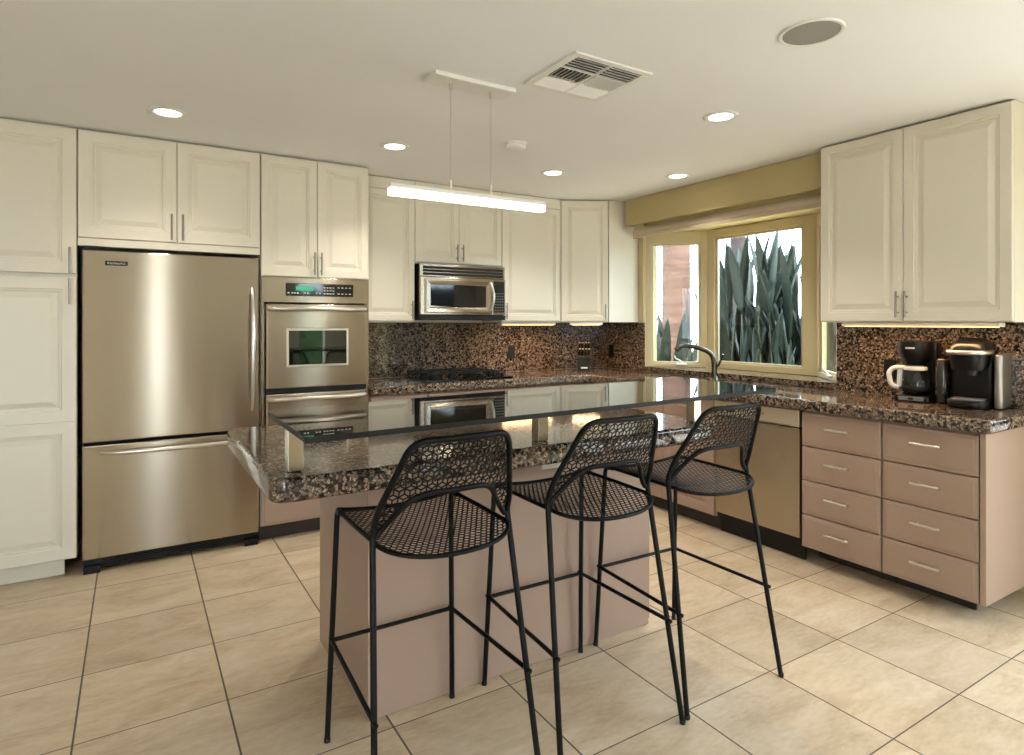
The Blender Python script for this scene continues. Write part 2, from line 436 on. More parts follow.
# granite sill inside the bay and on the counter line
w = MB(); w.prism([(XW - 0.012, BY0 + 0.004), (XW + 0.02, BY0 + 0.004), (XW + BD + 0.06, BY0 + BD), (XW + BD + 0.06, BY1 - BD), (XW + 0.02, BY1 - 0.004), (XW - 0.012, BY1 - 0.004)], 0.937, SZ - 0.001)
struct(w.build('trim_2', M_GRAN))
w = MB(); w.box(XW - 0.02, XW - 0.001, BY1 + 0.001, 4.055, 1.372, 2.19, 0.003)
struct(w.build('trim_3', M_WINFR))
# granite backsplash
w = MB(); w.box(1.36, XW - 0.001, YW - 0.016, YW - 0.001, ZC + 0.001, 1.366)
w.box(XW - 0.016, XW - 0.001, BY1 + 0.001, YW - 0.017, ZC + 0.001, 1.366)
w.box(XW - 0.016, XW - 0.001, 1.19, BY0 - 0.001, ZC + 0.001, 1.366)
struct(w.build('trim_4', M_GRAN))

# ------------------------------------------------------------------ cabinets
def panel_rings(st):
    return [(0, 0.004), (0.004, 0), (st - 0.012, 0), (st - 0.009, 0.005), (st, 0.0055), (st + 0.003, 0.012), (st + 0.011, 0.012), (st + 0.034, 0.003), (st + 0.038, 0.002)]
def door(par, x0, x1, z0, z1, m, st=0.062, handle=None, hm=None, yf=0.0, split=None):
    g = 0.0015; b = MB()
    if split is None:
        b.panel(x0 + g, x1 - g, z0 + g, z1 - g, panel_rings(st), yf, 0.02)
    else:                                                  # two raised fields in one door leaf
        b.panel(x0 + g, x1 - g, z0 + g, split, panel_rings(st), yf, 0.02)
        b.panel(x0 + g, x1 - g, split, z1 - g, panel_rings(st), yf, 0.02)
    d = b.build('door', m, par, angle=20)
    if handle:
        hx, hz, L = handle; bar_pull(d, hx, hz, L, hm or M_CHROME_DK, True, yf)
    return d
def bar_pull(par, x, z, L, m, vertical, yf=0.0):
    b = MB(); y = yf - 0.03
    if vertical:
        b.tube([(x, y, z - L / 2), (x, y, z + L / 2)], 0.0055, 10)
        for q in (-0.3, 0.3): b.tube([(x, yf + 0.0015, z + q * L), (x, y, z + q * L)], 0.0042, 8)
    else:
        b.tube([(x - L / 2, y, z), (x + L / 2, y, z)], 0.0068, 10)
        for q in (-0.3, 0.3): b.tube([(x + q * L, yf + 0.0015, z), (x + q * L, y, z)], 0.0042, 8)
    return b.build('handle', m, par)
def carcass(par, wd, dp, z0, z1, m, shelf=(), back=True, top=True, bottom=True):
    b = MB(); t = 0.018; y0 = 0.0225
    b.box(0.001, t, y0, dp, z0, z1); b.box(wd - t, wd - 0.001, y0, dp, z0, z1)
    if back: b.box(t, wd - t, dp - 0.008, dp, z0, z1)
    zs = ([z0] if bottom else []) + ([z1 - t] if top else []) + list(shelf)
    for z in zs: b.box(t, wd - t, y0, dp - 0.009, z, z + t)
    return b.build('carcass', m, par)
def drawer(par, x0, x1, z0, z1, m, pull=0.12):
    g = 0.003
    d = MB().panel(x0 + g, x1 - g, z0 + g, z1 - g, [(0, 0.006), (0.006, 0.003), (0.016, 0.0025), (0.02, 0)], 0.0, 0.02).build('drawer_front', m, par, angle=10)
    bar_pull(d, (x0 + x1) / 2, (z0 + z1) / 2 + 0.018, pull, M_CHROME, False)
    return d
R90 = -PI / 2
HD = 0.14
# pantry
PX0, PX1 = -0.98, -0.262
p = thing('pantry_cabinet', 'tall cream pantry cabinet with stacked doors, left of the steel refrigerator', 'cabinet', (PX0, YT, 0))
W_ = PX1 - PX0
carcass(p, W_, 0.575, 0.1, 2.42, M_CREAM, shelf=(1.61,))
door(p, 0.0, W_, 1.628, 2.41, M_CREAM, 0.075, (W_ - 0.03, 1.70, HD))
door(p, 0.0, W_, 0.1, 1.612, M_CREAM, 0.075, (W_ - 0.03, 1.535, HD), split=0.836)
MB().box(0.002, W_ - 0.06, 0.07, 0.09, 0.002, 0.098).build('toe_kick', M_CREAM, p)
# cabinet over the refrigerator
BX0, BX1 = -0.26, 0.664
p = thing('bridge_cabinet', 'cream two-door cabinet bridging above the steel refrigerator', 'cabinet', (BX0, YT, 1.786))
W_ = BX1 - BX0
carcass(p, W_, 0.575, 0.0, 0.634, M_CREAM)
mid = 0.212 - BX0
door(p, 0.0, mid, 0.042, 0.626, M_CREAM, 0.07, (mid - 0.028, 0.13, 0.15), M_CHROME_DK)
door(p, mid, W_, 0.042, 0.626, M_CREAM, 0.07, (mid + 0.028, 0.13, 0.15), M_CHROME_DK)
MB().box(0.002, W_ - 0.002, 0.001, 0.021, 0.0, 0.04).build('bottom_rail', M_CREAM, p)
# tall oven housing
OX0, OX1 = 0.668, 1.352
p = thing('oven_cabinet', 'tall cream cabinet housing the steel wall oven, doors above', 'cabinet', (OX0, YT, 0))
W_ = OX1 - OX0
carcass(p, W_, 0.575, 0.1, 2.42, M_CREAM, shelf=(1.655, 0.372))
mid = W_ / 2
door(p, 0.0, mid, 1.657, 2.412, M_CREAM, 0.062, (mid - 0.022, 1.745, 0.145))
door(p, mid, W_, 1.657, 2.412, M_CREAM, 0.062, (mid + 0.022, 1.745, 0.145))
tag(drawer(p, 0.0, W_, 0.1, 0.37, M_TAUPE, 0.14), 'taupe drawer under the oven', None)
MB().box(0.002, W_ - 0.002, 0.07, 0.09, 0.002, 0.098).build('toe_kick', M_TAUPE_SHADED, p)
# wall oven
ov = thing('wall_oven', 'built-in stainless wall oven with black control panel and dark window', 'oven', (OX0 + 0.02, YT - 0.002, 0.392))
w_ = W_ - 0.04; zb = -0.392
b = MB(); b.box(0.001, w_ - 0.001, 0.03, 0.55, 0.001, 1.255); b.build('body', M_DARK, ov)
b = MB(); b.box(-0.018, w_ + 0.018, -0.004, 0.021, 1.102, 1.262, 0.003); b.box(-0.018, -0.001, 0.0, 0.021, 0.0, 1.1); b.box(w_ + 0.001, w_ + 0.018, 0.0, 0.021, 0.0, 1.1)
b.build('trim_frame', M_STEEL_H, ov)
cp = MB().box(0.125, 0.555, -0.008, -0.0045, 1.145, 1.226, 0.0015).build('control_panel', M_BLACK_G, ov)
def key(a, c, e, f): return MB().box(a, c, -0.0092, -0.0082, e, f).build('button', M_PALE, cp)
for i in range(4):
    for j in range(3): key(0.36 + i * 0.019, 0.372 + i * 0.019, 1.16 + j * 0.019, 1.166 + j * 0.019)
for i, x in enumerate((0.135, 0.158, 0.175, 0.192, 0.235, 0.255, 0.31, 0.33)): key(x, x + 0.012, 1.16, 1.168)
for x in (0.45, 0.475, 0.50, 0.525): key(x, x + 0.013, 1.16, 1.166); key(x, x + 0.013, 1.2, 1.206)
MB().box(0.185, 0.295, -0.0092, -0.0082, 1.18, 1.207).build('display', M_DISPLAY, cp)
def oven_door(z0, z1, win):
    b = MB(); b.box(0.004, w_ - 0.004, -0.034, 0.022, z0, z1, 0.006); d = b.build('door', M_STEEL_H, ov)
    if win:
        b = MB(); b.box(win[0] - 0.014, win[1] + 0.014, -0.038, -0.0345, win[2] - 0.014, win[3] + 0.014, 0.002); f = b.build('window_surround', M_STEEL_L, d)
        MB().box(win[0], win[1], -0.0405, -0.0385, win[2], win[3]).build('oven_window', M_OVEN_GLASS, d)
    hz = z1 - 0.03
    pts = [(0.02 + (w_ - 0.04) * i / 14, -0.05 - 0.04 * math.sin(PI * i / 14) ** 0.6, hz) for i in range(15)]
    pts = [(0.02, -0.034, hz)] + pts + [(w_ - 0.02, -0.034, hz)]
    MB().tube(pts, 0.013, 10).build('handle', M_CHROME, d)
    return d
oven_door(0.565, 1.092, (0.137, 0.50, 0.71, 0.925))
oven_door(0.03, 0.53, None)
b = MB(); b.box(0.006, w_ - 0.006, -0.012, 0.02, 0.533, 0.562); b.build('vent_gap', M_DARK, ov)

# upper cabinets on the back wall
def upper(x0, x1, z0, label, doors, rail=2.335):
    p = thing('upper_cabinet', label, 'cabinet', (x0, YB, z0)); wd = x1 - x0
    carcass(p, wd, 0.342, 0.0, 2.42 - z0, M_CREAM)
    for (a, b_, hx) in doors:
        door(p, a, b_, 0.008, rail - z0, M_CREAM, 0.058, (hx, 0.09, 0.13) if hx is not None else None)
    MB().panel(0.001, wd - 0.001, rail - z0 + 0.002, 2.42 - z0, [(0, 0.003), (0.003, 0)], 0.003, 0.018).build('top_rail', M_CREAM, p)
    return p
UX = (1.358, 1.779, 2.143, 2.531, 3.113)
upper(UX[0], UX[1] - 0.001, 1.37, 'cream single-door upper cabinet between the oven cabinet and the microwave', [(0, UX[1] - UX[0] - 0.001, UX[1] - UX[0] - 0.03)])
upper(UX[1] + 0.001, UX[3] - 0.001, 1.812, 'short cream two-door cabinet right above the microwave', [(0, UX[2] - UX[1], UX[2] - UX[1] - 0.025), (UX[2] - UX[1], UX[3] - UX[1] - 0.002, UX[2] - UX[1] + 0.025)])
upper(UX[3] + 0.001, UX[4], 1.37, 'wide cream single-door upper cabinet right of the microwave', [(0, UX[4] - UX[3] - 0.001, 0.03)])
# diagonal corner cabinet
cx0, cy0, cx1, cy1 = 3.116, YB, 3.48, 4.06
p = thing('corner_cabinet', 'cream diagonal corner upper cabinet beside the window', 'cabinet', (cx0, cy0, 1.37), math.atan2(cy1 - cy0, cx1 - cx0))
Lc = math.hypot(cx1 - cx0, cy1 - cy0); ca = -math.atan2(cy1 - cy0, cx1 - cx0)
def loc_(x, y):
    dx, dy = x - cx0, y - cy0; return (dx * math.cos(ca) - dy * math.sin(ca), dx * math.sin(ca) + dy * math.cos(ca))
b = MB(); b.prism([(0.001, 0.0225), (Lc - 0.001, 0.0225), loc_(cx1 + 0.006, cy1), loc_(XW - 0.003, cy1), loc_(XW - 0.003, YW - 0.003), loc_(cx0 + 0.001, YW - 0.003), loc_(cx0 + 0.001, cy0 + 0.0225)], 0, 1.05)
b.build('carcass', M_CREAM, p)
door(p, 0.004, Lc - 0.004, 0.006, 1.045, M_CREAM, 0.055, (Lc - 0.03, 0.09, 0.13))
# upper cabinet on the right wall
UY0, UY1, UYM = 2.164, 1.216, 1.7
p = thing('upper_cabinet', 'cream two-door upper cabinet right of the window, above the coffee machines', 'cabinet', (XU, UY0, 1.37), R90)
wd = UY0 - UY1
carcass(p, wd, 0.325, 0.0, 1.05, M_CREAM)
m_ = UY0 - UYM
door(p, 0.0, m_, 0.003, 1.044, M_CREAM, 0.062, (m_ - 0.022, 0.095, 0.14))
door(p, m_, wd, 0.003, 1.044, M_CREAM, 0.062, (m_ + 0.022, 0.095, 0.14))

# under-cabinet strip lights
def strip(name, label, loc, rz, L, watts):
    t = thing(name, label, 'light', loc, rz, None)
    MB().box(0, L, 0.0, 0.06, -0.022, -0.001, 0.003).build('housing', M_WHITE, t)
    MB().box(0.02, L - 0.02, -0.003, 0.05, -0.025, -0.0225).build('lens', M_UNDER, t)
    ld = bpy.data.lights.new('strip_lamp', 'AREA'); ld.shape = 'RECTANGLE'; ld.size = L - 0.05; ld.size_y = 0.04; ld.energy = watts; ld.color = (1, 0.6, 0.28)
    lo = bpy.data.objects.new('strip_lamp', ld); C.objects.link(lo); lo.parent = t; lo.location = (L / 2, 0.025, -0.03)
strip('under_cabinet_light', 'warm strip light under the right-hand upper cabinet above the coffee machines', (XU + 0.05, UY0 - 0.1, 1.369), R90, 0.78, 2.8)
strip('under_cabinet_light', 'warm strip light under the upper cabinet right of the microwave', (UX[3] + 0.03, YB + 0.05, 1.369), 0, 0.54, 2.0)
strip('under_cabinet_light', 'warm strip light under the diagonal corner cabinet', (3.2, 4.24, 1.369), -0.64, 0.28, 1.6)

# ------------------------------------------------------------------ base units
def base_unit(name, label, loc, rz, wd, doors, drawers=(), m=M_TAUPE, dp=0.59, hz=0.62):
    p = thing(name, label, 'cabinet', loc, rz); carcass(p, wd, dp, 0.095, 0.87, m)
    for a, b_, z0, z1, hx in doors: door(p, a, b_, z0, z1, m, 0.06, (hx, hz, 0.11) if hx else None, M_CHROME)
    for a, b_, z0, z1 in drawers: drawer(p, a, b_, z0, z1, m)
    MB().box(0.002, wd - 0.002, 0.07, 0.085, 0.002, 0.094).build('toe_kick', M_TAUPE_SHADED, p)
    return p
YBF = 4.02
base_unit('base_cabinet', 'taupe base cabinet under the back worktop, next to the oven', (1.358, YBF, 0), 0, 0.42, [(0, 0.42, 0.1, 0.7, 0.39)], [(0, 0.42, 0.7, 0.865)])
base_unit('base_cabinet', 'taupe double base cabinet under the gas cooktop', (1.781, YBF, 0), 0, 0.75, [(0, 0.375, 0.1, 0.865, 0.35), (0.375, 0.75, 0.1, 0.865, 0.4)])
base_unit('base_cabinet', 'taupe base cabinet under the back worktop, right of the cooktop', (2.534, YBF, 0), 0, 0.69, [(0, 0.345, 0.1, 0.7, 0.32), (0.345, 0.69, 0.1, 0.7, 0.37)], [(0, 0.345, 0.7, 0.865), (0.345, 0.69, 0.7, 0.865)])
DW0, DW1 = 2.722, 2.114
base_unit('sink_cabinet', 'taupe sink base cabinet under the window, left of the dishwasher', (XR, 3.94, 0), R90, 3.94 - DW0 - 0.004, [(0.3, 0.755, 0.1, 0.7, 0.72), (0.755, 1.21, 0.1, 0.7, 0.79)], [(0.3, 0.755, 0.7, 0.865), (0.755, 1.21, 0.7, 0.865)])
# dishwasher
t = thing('dishwasher', 'stainless dishwasher under the worktop between sink cabinet and taupe drawers', 'dishwasher', (XR, DW0, 0), R90)
wd = DW0 - DW1
b = MB(); b.box(0.004, wd - 0.004, 0.03, 0.585, 0.1, 0.868); b.build('body', M_DARK, t)
MB().box(0.005, wd - 0.005, 0.0, 0.028, 0.135, 0.762, 0.004).build('door', M_STEEL_V, t)
cp = MB().box(0.005, wd - 0.005, -0.006, 0.028, 0.769, 0.866, 0.005).build('control_panel', M_STEEL_L, t)
MB().box(0.10, 0.165, -0.0085, -0.0065, 0.8, 0.84).build('display', M_BLACK_G, cp)
for i in range(7): MB().box(0.2 + i * 0.027, 0.212 + i * 0.027, -0.008, -0.0065, 0.815, 0.826).build('button', M_GREY, cp)
b = MB(); b.box(0.06, wd - 0.06, -0.012, -0.0065, 0.772, 0.778, 0.002); b.build('handle_lip', M_CHROME_DK, cp)
MB().box(0.005, wd - 0.005, 0.055, 0.07, 0.002, 0.132).build('toe_kick', M_BLACK, t)
# drawer units
DZ = (0.095, 0.282, 0.475, 0.668, 0.862)
for (y0, y1, lab) in ((2.11, 1.672, 'taupe bank of four drawers right beside the dishwasher'), (1.668, 1.222, 'taupe bank of four drawers at the open end of the worktop')):
    wd = y0 - y1; last = y1 < 1.3
    t = thing('drawer_unit', lab, 'drawers', (XR, y0, 0), R90)
    carcass(t, wd, 0.59, 0.095, 0.87, M_TAUPE)
    for i in range(4): drawer(t, 0.0, wd - (0.024 if last else 0.0), DZ[i], DZ[i + 1], M_TAUPE, 0.13)
    MB().box(0.002, wd - (0.10 if last else 0.002), 0.17, 0.185, 0.002, 0.094).build('toe_kick', M_TAUPE_SHADED, t)
    if last: MB().box(wd - 0.02, wd + 0.004, 0.0, 0.6, 0.1, 0.871, 0.002).build('end_panel', M_TAUPE, t)
# L-shaped worktop
poly = [(1.357, 3.985), (3.2, 3.985), (3.2, 1.2), (XW - 0.018, 1.2), (XW - 0.018, YW - 0.018), (1.357, YW - 0.018)]
poly = [(1.357, 3.985), (3.17, 3.985), (3.2, 3.955), (3.2, 1.205), (3.212, 1.192), (XW - 0.018, 1.192), (XW - 0.018, YW - 0.018), (1.357, YW - 0.018)]
tag(MB().slab(poly, ZG + 0.001, ZC, 0.013).build('worktop', M_GRAN), 'L-shaped polished brown granite worktop along the back and right walls', 'worktop')

# ------------------------------------------------------------------ refrigerator
t = thing('refrigerator', 'stainless bottom-freezer refrigerator between the pantry and the wall oven', 'refrigerator', (-0.242, YT, 0))
wd = 0.9
MB().box(0.003, wd - 0.003, 0.062, 0.56, 0.03, 1.752).build('body', M_DARK, t)
d = MB().box(0.002, wd - 0.002, -0.006, 0.055, 0.714, 1.765, 0.008).build('door', M_STEEL_V, t)
def bow(p0, p1, out, n=18, r0=0.008, r1=0.014):
    P0, P1 = Vector(p0), Vector(p1); pts = []; rr = []
    for i in range(n + 1):
        s_ = i / n; pts.append(P0.lerp(P1, s_) + Vector((0, -out * math.sin(PI * s_) ** 0.55 - 0.004, 0))); rr.append(r0 + (r1 - r0) * math.sin(PI * s_))
    return pts, rr
pts, rr = bow((wd - 0.045, -0.006, 0.83), (wd - 0.045, -0.006, 1.585), 0.06)
MB().tube(pts, rr, 10).build('handle', M_CHROME, d)
bd = MB().box(0.107, 0.212, -0.009, -0.0065, 1.683, 1.707, 0.0008).build('badge', M_BLACK_G, t)
lettering('KitchenAid', 0.019, 'lettering', M_PALE, bd, (0.1595, -0.0094, 1.695))
MB().box(0.0, 0.09, 0.0, 0.06, 1.767, 1.782, 0.004).build('hinge_cover', M_BLACK, t)
f = MB().box(0.002, wd - 0.002, -0.006, 0.055, 0.078, 0.698, 0.008).build('freezer_drawer', M_STEEL_V, t)
pts, rr = bow((0.085, -0.006, 0.655), (wd - 0.085, -0.006, 0.655), 0.055)
MB().tube(pts, rr, 10).build('handle', M_CHROME, f)
b = MB(); b.box(0.01, wd - 0.01, 0.03, 0.05, 0.022, 0.074)
for i in range(4): b.box(0.14 + i * 0.01, wd - 0.14 - i * 0.02, 0.022, 0.03, 0.03 + 0.01 * i, 0.034 + 0.01 * i)
b.build('toe_grille', M_BLACK, t)
for x in (0.008, wd - 0.085):
    b = MB(); b.prism([(x, 0.0), (x + 0.077, 0.0), (x + 0.07, 0.06), (x + 0.006, 0.06)], 0.001, 0.04); b.lathe([(0.018, 0.0), (0.02, 0.012), (0.014, 0.02)], x + 0.04, 0.02, 12)
    b.build('foot', M_BLACK, t)

# ------------------------------------------------------------------ microwave over the cooktop
mx0, mx1, my, mz0, mz1 = 1.792, 2.522, 4.2, 1.386, 1.806
t = thing('microwave', 'stainless over-the-range microwave with dark window, above the gas cooktop', 'microwave', (mx0, my, mz0))
wd = mx1 - mx0; hh = mz1 - mz0
MB().box(0.0, wd, 0.02, YW - my - 0.02, 0.0, hh, 0.004).build('case', M_BLACK, t)
b = MB(); b.box(0.0, wd, 0.0, 0.019, hh - 0.095, hh, 0.003)
g = b.build('vent_panel', M_STEEL_H, t)
b = MB()
for i in range(3): b.box(0.025, wd - 0.02, -0.004, -0.0005, hh - 0.085 + i * 0.024, hh - 0.066 + i * 0.024)
b.build('vent_slots', M_DARK, g)
d = MB().box(0.0, wd - 0.125, -0.012, 0.019, 0.04, hh - 0.098, 0.005).build('door', M_STEEL_H, t)
b = MB(); b.panel(0.035, wd - 0.135, 0.055, hh - 0.113, [(0, 0.004), (0.004, 0.0), (0.012, 0.0), (0.045, 0.012)], -0.032, 0.0185); b.build('window_surround', M_STEEL_H, d)
zc = (0.055 + hh - 0.113) / 2; b = MB()
pl = [(0.078, 0.108), (0.3, 0.096), (wd - 0.185, 0.102), (wd - 0.185, hh - 0.158), (0.3, hh - 0.154), (0.078, hh - 0.160)]
b.add([(x, -0.0225, z) for x, z in pl] + [(x, -0.0203, z) for x, z in pl], [tuple(range(6)), tuple(range(11, 5, -1))] + [(i, (i + 1) % 6, 6 + (i + 1) % 6, 6 + i) for i in range(6)])
b.build('oven_window', M_BLACK_G, d)
pts = [(wd - 0.15 + 0.014 * math.sin(PI * i / 12), -0.03 - 0.03 * math.sin(PI * i / 12), 0.075 + (hh - 0.205) * i / 12) for i in range(13)]
MB().tube(pts, 0.011, 10).build('handle', M_CHROME, d)
cp = MB().box(wd - 0.123, wd, -0.012, 0.019, 0.04, hh - 0.098, 0.005).build('control_panel', M_STEEL_H, t)
kp = MB().box(wd - 0.108, wd - 0.014, -0.015, -0.0125, 0.06, hh - 0.115, 0.001).build('keypad', M_BLACK_G, t)
for i in range(4):
    for j in range(7): MB().box(wd - 0.1 + i * 0.021, wd - 0.087 + i * 0.021, -0.0162, -0.0152, 0.075 + j * 0.022, 0.081 + j * 0.022).build('button', M_GREY, kp)
MB().box(0.0, wd, -0.008, 0.019, 0.0, 0.037, 0.003).build('bottom_strip', M_BLACK, t)

# ------------------------------------------------------------------ gas cooktop
t = thing('gas_cooktop', 'black gas cooktop with cast iron grates set on the back worktop', 'cooktop', (1.79, 4.08, ZC + 0.001))
cw, cd = 0.74, 0.42
MB().box(0, cw, 0, cd, 0.0, 0.012, 0.004).build('glass_base', M_BLACK_G, t)
for i in range(3):
    x0 = 0.02 + i * 0.2; b = MB()
    for (a, c) in (((x0, 0.03), (x0 + 0.19, 0.03)), ((x0, 0.39), (x0 + 0.19, 0.39)), ((x0, 0.03), (x0, 0.39)), ((x0 + 0.19, 0.03), (x0 + 0.19, 0.39)), ((x0, 0.21), (x0 + 0.19, 0.21)),
                   ((x0 + 0.095, 0.03), (x0 + 0.095, 0.09)), ((x0 + 0.095, 0.15), (x0 + 0.095, 0.27)), ((x0 + 0.095, 0.33), (x0 + 0.095, 0.39)), ((x0, 0.12), (x0 + 0.06, 0.12)), ((x0 + 0.13, 0.12), (x0 + 0.19, 0.12)), ((x0, 0.3), (x0 + 0.06, 0.3)), ((x0 + 0.13, 0.3), (x0 + 0.19, 0.3))):
        b.box(min(a[0], c[0]) - 0.005, max(a[0], c[0]) + 0.005, min(a[1], c[1]) - 0.005, max(a[1], c[1]) + 0.005, 0.05, 0.063, 0.002)
    for a in (x0, x0 + 0.19):
        for c in (0.03, 0.21, 0.39): b.box(a - 0.006, a + 0.006, c - 0.006, c + 0.006, 0.0125, 0.055)
    b.build('grate', M_IRON, t)
for (x, y) in ((0.115, 0.12), (0.115, 0.3), (0.315, 0.21), (0.515, 0.12), (0.515, 0.3)):
    b = MB(); b.lathe([(0.045, 0.0125), (0.045, 0.018), (0.034, 0.02), (0.034, 0.03), (0.03, 0.034), (0.0005, 0.034)], x, y, 24); b.build('burner', M_IRON, t)
for i in range(5):
    b = MB(); b.lathe([(0.02, 0.0125), (0.02, 0.022), (0.016, 0.036), (0.0005, 0.037)], 0.682, 0.07 + 0.07 * i, 16); b.build('knob', M_BLACK, t)

# ------------------------------------------------------------------ knife block and knives
kx, ky = 3.40, 4.30
t = thing('knife_block', 'black knife block on the worktop below the corner cabinet', 'knife block', (kx, ky, ZC + 0.001), -0.62)
b = MB()
prof = [(-0.075, 0.0), (0.085, 0.0), (0.085, 0.165), (0.03, 0.19), (-0.045, 0.115)]
n = 5; vs = [(-0.055, y, z) for y, z in prof] + [(0.055, y, z) for y, z in prof]
b.add(vs, [tuple(range(4, -1, -1)), tuple(range(5, 10))] + [(i, (i + 1) % n, n + (i + 1) % n, n + i) for i in range(n)])
b.build('block', M_IRON, t)
MB().box(-0.028, 0.028, -0.0785, -0.0765, 0.028, 0.042).build('label_plate', M_PALE, t)
base = Matrix.Translation((kx, ky, ZC + 0.001)) @ Matrix.Rotation(-0.62, 4, 'Z')
nd = Vector((0, -0.62, 0.78)).normalized()
words_ = [('left end of the upper row', -0.04, 1), ('left of centre in the upper row', -0.014, 1), ('right of centre in the upper row', 0.014, 1), ('right end of the upper row', 0.04, 1),
          ('left end of the lower row', -0.04, 0), ('left of centre in the lower row', -0.014, 0), ('right of centre in the lower row', 0.014, 0), ('right end of the lower row', 0.04, 0)]
for lab, x, row in words_:
    p0 = Vector((x, 0.0, 0.168)) if row else Vector((x, -0.036, 0.129))
    p0 = p0 + nd * 0.004
    L_ = 0.105 if row else 0.085
    k = thing('kitchen_knife', 'black-handled kitchen knife in the block, ' + lab, 'knife', base @ p0, -0.62, 'knives in the block')
    m = MB(); m.tube([Vector((0, 0, 0)), nd * 0.012], [0.0085, 0.0085], 8); m.build('bolster', M_CHROME, k)
    m = MB(); m.tube([nd * 0.0125, nd * (L_ * 0.5), nd * L_], [0.008, 0.0095, 0.0085], 8); h_ = m.build('handle', M_BLACK, k)
    MB().tube([nd * (L_ + 0.0002), nd * (L_ + 0.006)], [0.0088, 0.006], 8).build('end_cap', M_CHROME, k)

# ------------------------------------------------------------------ outlets
def outlet(label, loc, rz, mplate, mface):
    o = thing('outlet', label, 'outlet', loc, rz)
    p_ = MB().box(-0.036, 0.036, -0.006, 0.0, -0.058, 0.058, 0.003).build('cover_plate', mplate, o)
    for s_ in (-1, 1):
        q = MB().box(-0.016, 0.016, -0.0085, -0.0062, s_ * 0.024 - 0.014, s_ * 0.024 + 0.014, 0.001).build('socket', mface, o)
        m = MB(); m.box(-0.008, -0.0055, -0.0095, -0.0087, s_ * 0.024 - 0.004, s_ * 0.024 + 0.006); m.box(0.0055, 0.008, -0.0095, -0.0087, s_ * 0.024 - 0.004, s_ * 0.024 + 0.006)
        m.build('slots', M_DARK, q)
    return o
outlet('black outlet on the granite backsplash just right of the cooktop', (2.83, YW - 0.0165, 1.11), 0, M_BLACK, M_BLACK)
outlet('black outlet on the granite backsplash in the corner behind the knife block', (XW - 0.0165, 4.42, 1.1), R90, M_BLACK, M_BLACK)
outlet('black outlet on the right-hand backsplash, half behind the drip coffee maker', (XW - 0.0165, 1.92, 1.09), R90, M_BLACK, M_BLACK)

# ------------------------------------------------------------------ window dressing
t = thing('window_valance', 'mustard fabric valance box across the top of the bay window', 'valance', (3.62, 4.006, 2.2), R90)
wd = 4.006 - UY0 - 0.004
b = MB(); b.box(0, wd, 0, 0.03, 0, H - 2.2 - 0.002, 0.006); b.build('front_board', M_VAL, t)
MB().box(0.0, 0.03, 0.031, 0.2, 0, H - 2.2 - 0.002, 0.006).build('side_return', M_VAL, t)
t = thing('roller_shade', 'rolled-up beige shade tucked beneath the mustard valance', 'shade', (3.7, 3.99, 2.1), R90)
wd = 3.99 - UY0 - 0.006
b = MB(); n = 14
pr = [(0.035 + 0.04 * math.cos(2 * PI * i / n), 0.05 + 0.042 * math.sin(2 * PI * i / n)) for i in range(n)]
b.add([(0.0, y, z) for y, z in pr] + [(wd, y, z) for y, z in pr], [tuple(range(n)), tuple(range(2 * n - 1, n - 1, -1))] + [(i, (i + 1) % n, n + (i + 1) % n, n + i) for i in range(n)], True)
b.build('cloth_roll', M_SHADE, t)
MB().box(0, wd, -0.004, 0.02, 0.0, 0.022, 0.003).build('hem_bar', M_SHADE, t)

# ------------------------------------------------------------------ faucet
t = thing('kitchen_faucet', 'curved nickel pull-out faucet on the worktop in front of the window', 'faucet', (3.66, 3.08, ZC + 0.001))
b = MB(); b.lathe([(0.03, 0), (0.03, 0.006), (0.024, 0.012), (0.021, 0.05), (0.021, 0.14), (0.0005, 0.142)], 0, 0, 20); b.build('body', M_FAUCET, t)
pts = fillet([(0, 0, 0.1), (-0.012, 0.006, 0.2), (-0.10, 0.05, 0.245), (-0.2, 0.10, 0.262), (-0.24, 0.12, 0.25)], 0.06, 6)
s_ = MB().tube(pts, [0.019 - 0.005 * i / len(pts) for i in range(len(pts))], 12).build('spout', M_FAUCET, t)
MB().tube([(-0.236, 0.118, 0.2515), (-0.262, 0.131, 0.228)], [0.017, 0.019], 12).build('spray_head', M_FAUCET, s_)
MB().tube(fillet([(0.0, -0.018, 0.1), (0.0, -0.04, 0.12), (0.005, -0.075, 0.2)], 0.02), 0.008, 8).build('lever', M_FAUCET, t)

# ------------------------------------------------------------------ island
IX0, IX1, IY0, IY1 = 0.68, 1.99, 2.045, 2.68
t = thing('island_cabinet', 'plain taupe island cabinet under the granite island slab', 'island', (IX0, IY0, 0))
MB().box(0, IX1 - IX0, 0, IY1 - IY0, 0.001, ZG - 0.009, 0.004).build('cabinet_body', M_TAUPE, t)
b = MB(); b.box(0.0, IX1 - IX0, -0.0042, -0.001, 0.03, ZG - 0.025, 0.001); b.build('front_panel', M_TAUPE, t)
oi = outlet('cream outlet on the island front just under the granite, behind the middle stool', (1.455, IY0 - 0.0045, 0.812), 0, M_CREAM, M_CREAM)
oi.rotation_euler = (0, PI / 2, 0)
poly = rounded_rect(0.32, 2.15, 1.775, 2.75, 0.05, 6)
tag(MB().slab(poly, ZG - 0.008, ZC, 0.013, 4).build('island_countertop', M_GRAN), 'thick brown granite slab with rolled edge on the kitchen island', 'countertop')
ZGL = 1.107
t = thing('raised_glass_bar', 'raised clear glass bar shelf on steel posts above the island granite', 'bar', (0.4, 1.85, ZC + 0.001))
gp = [(0.332, 1.43), (2.17, 1.515), (2.215, 2.1), (0.334, 1.93)]
gp = [(x - 0.4, y - 1.85) for x, y in gp]
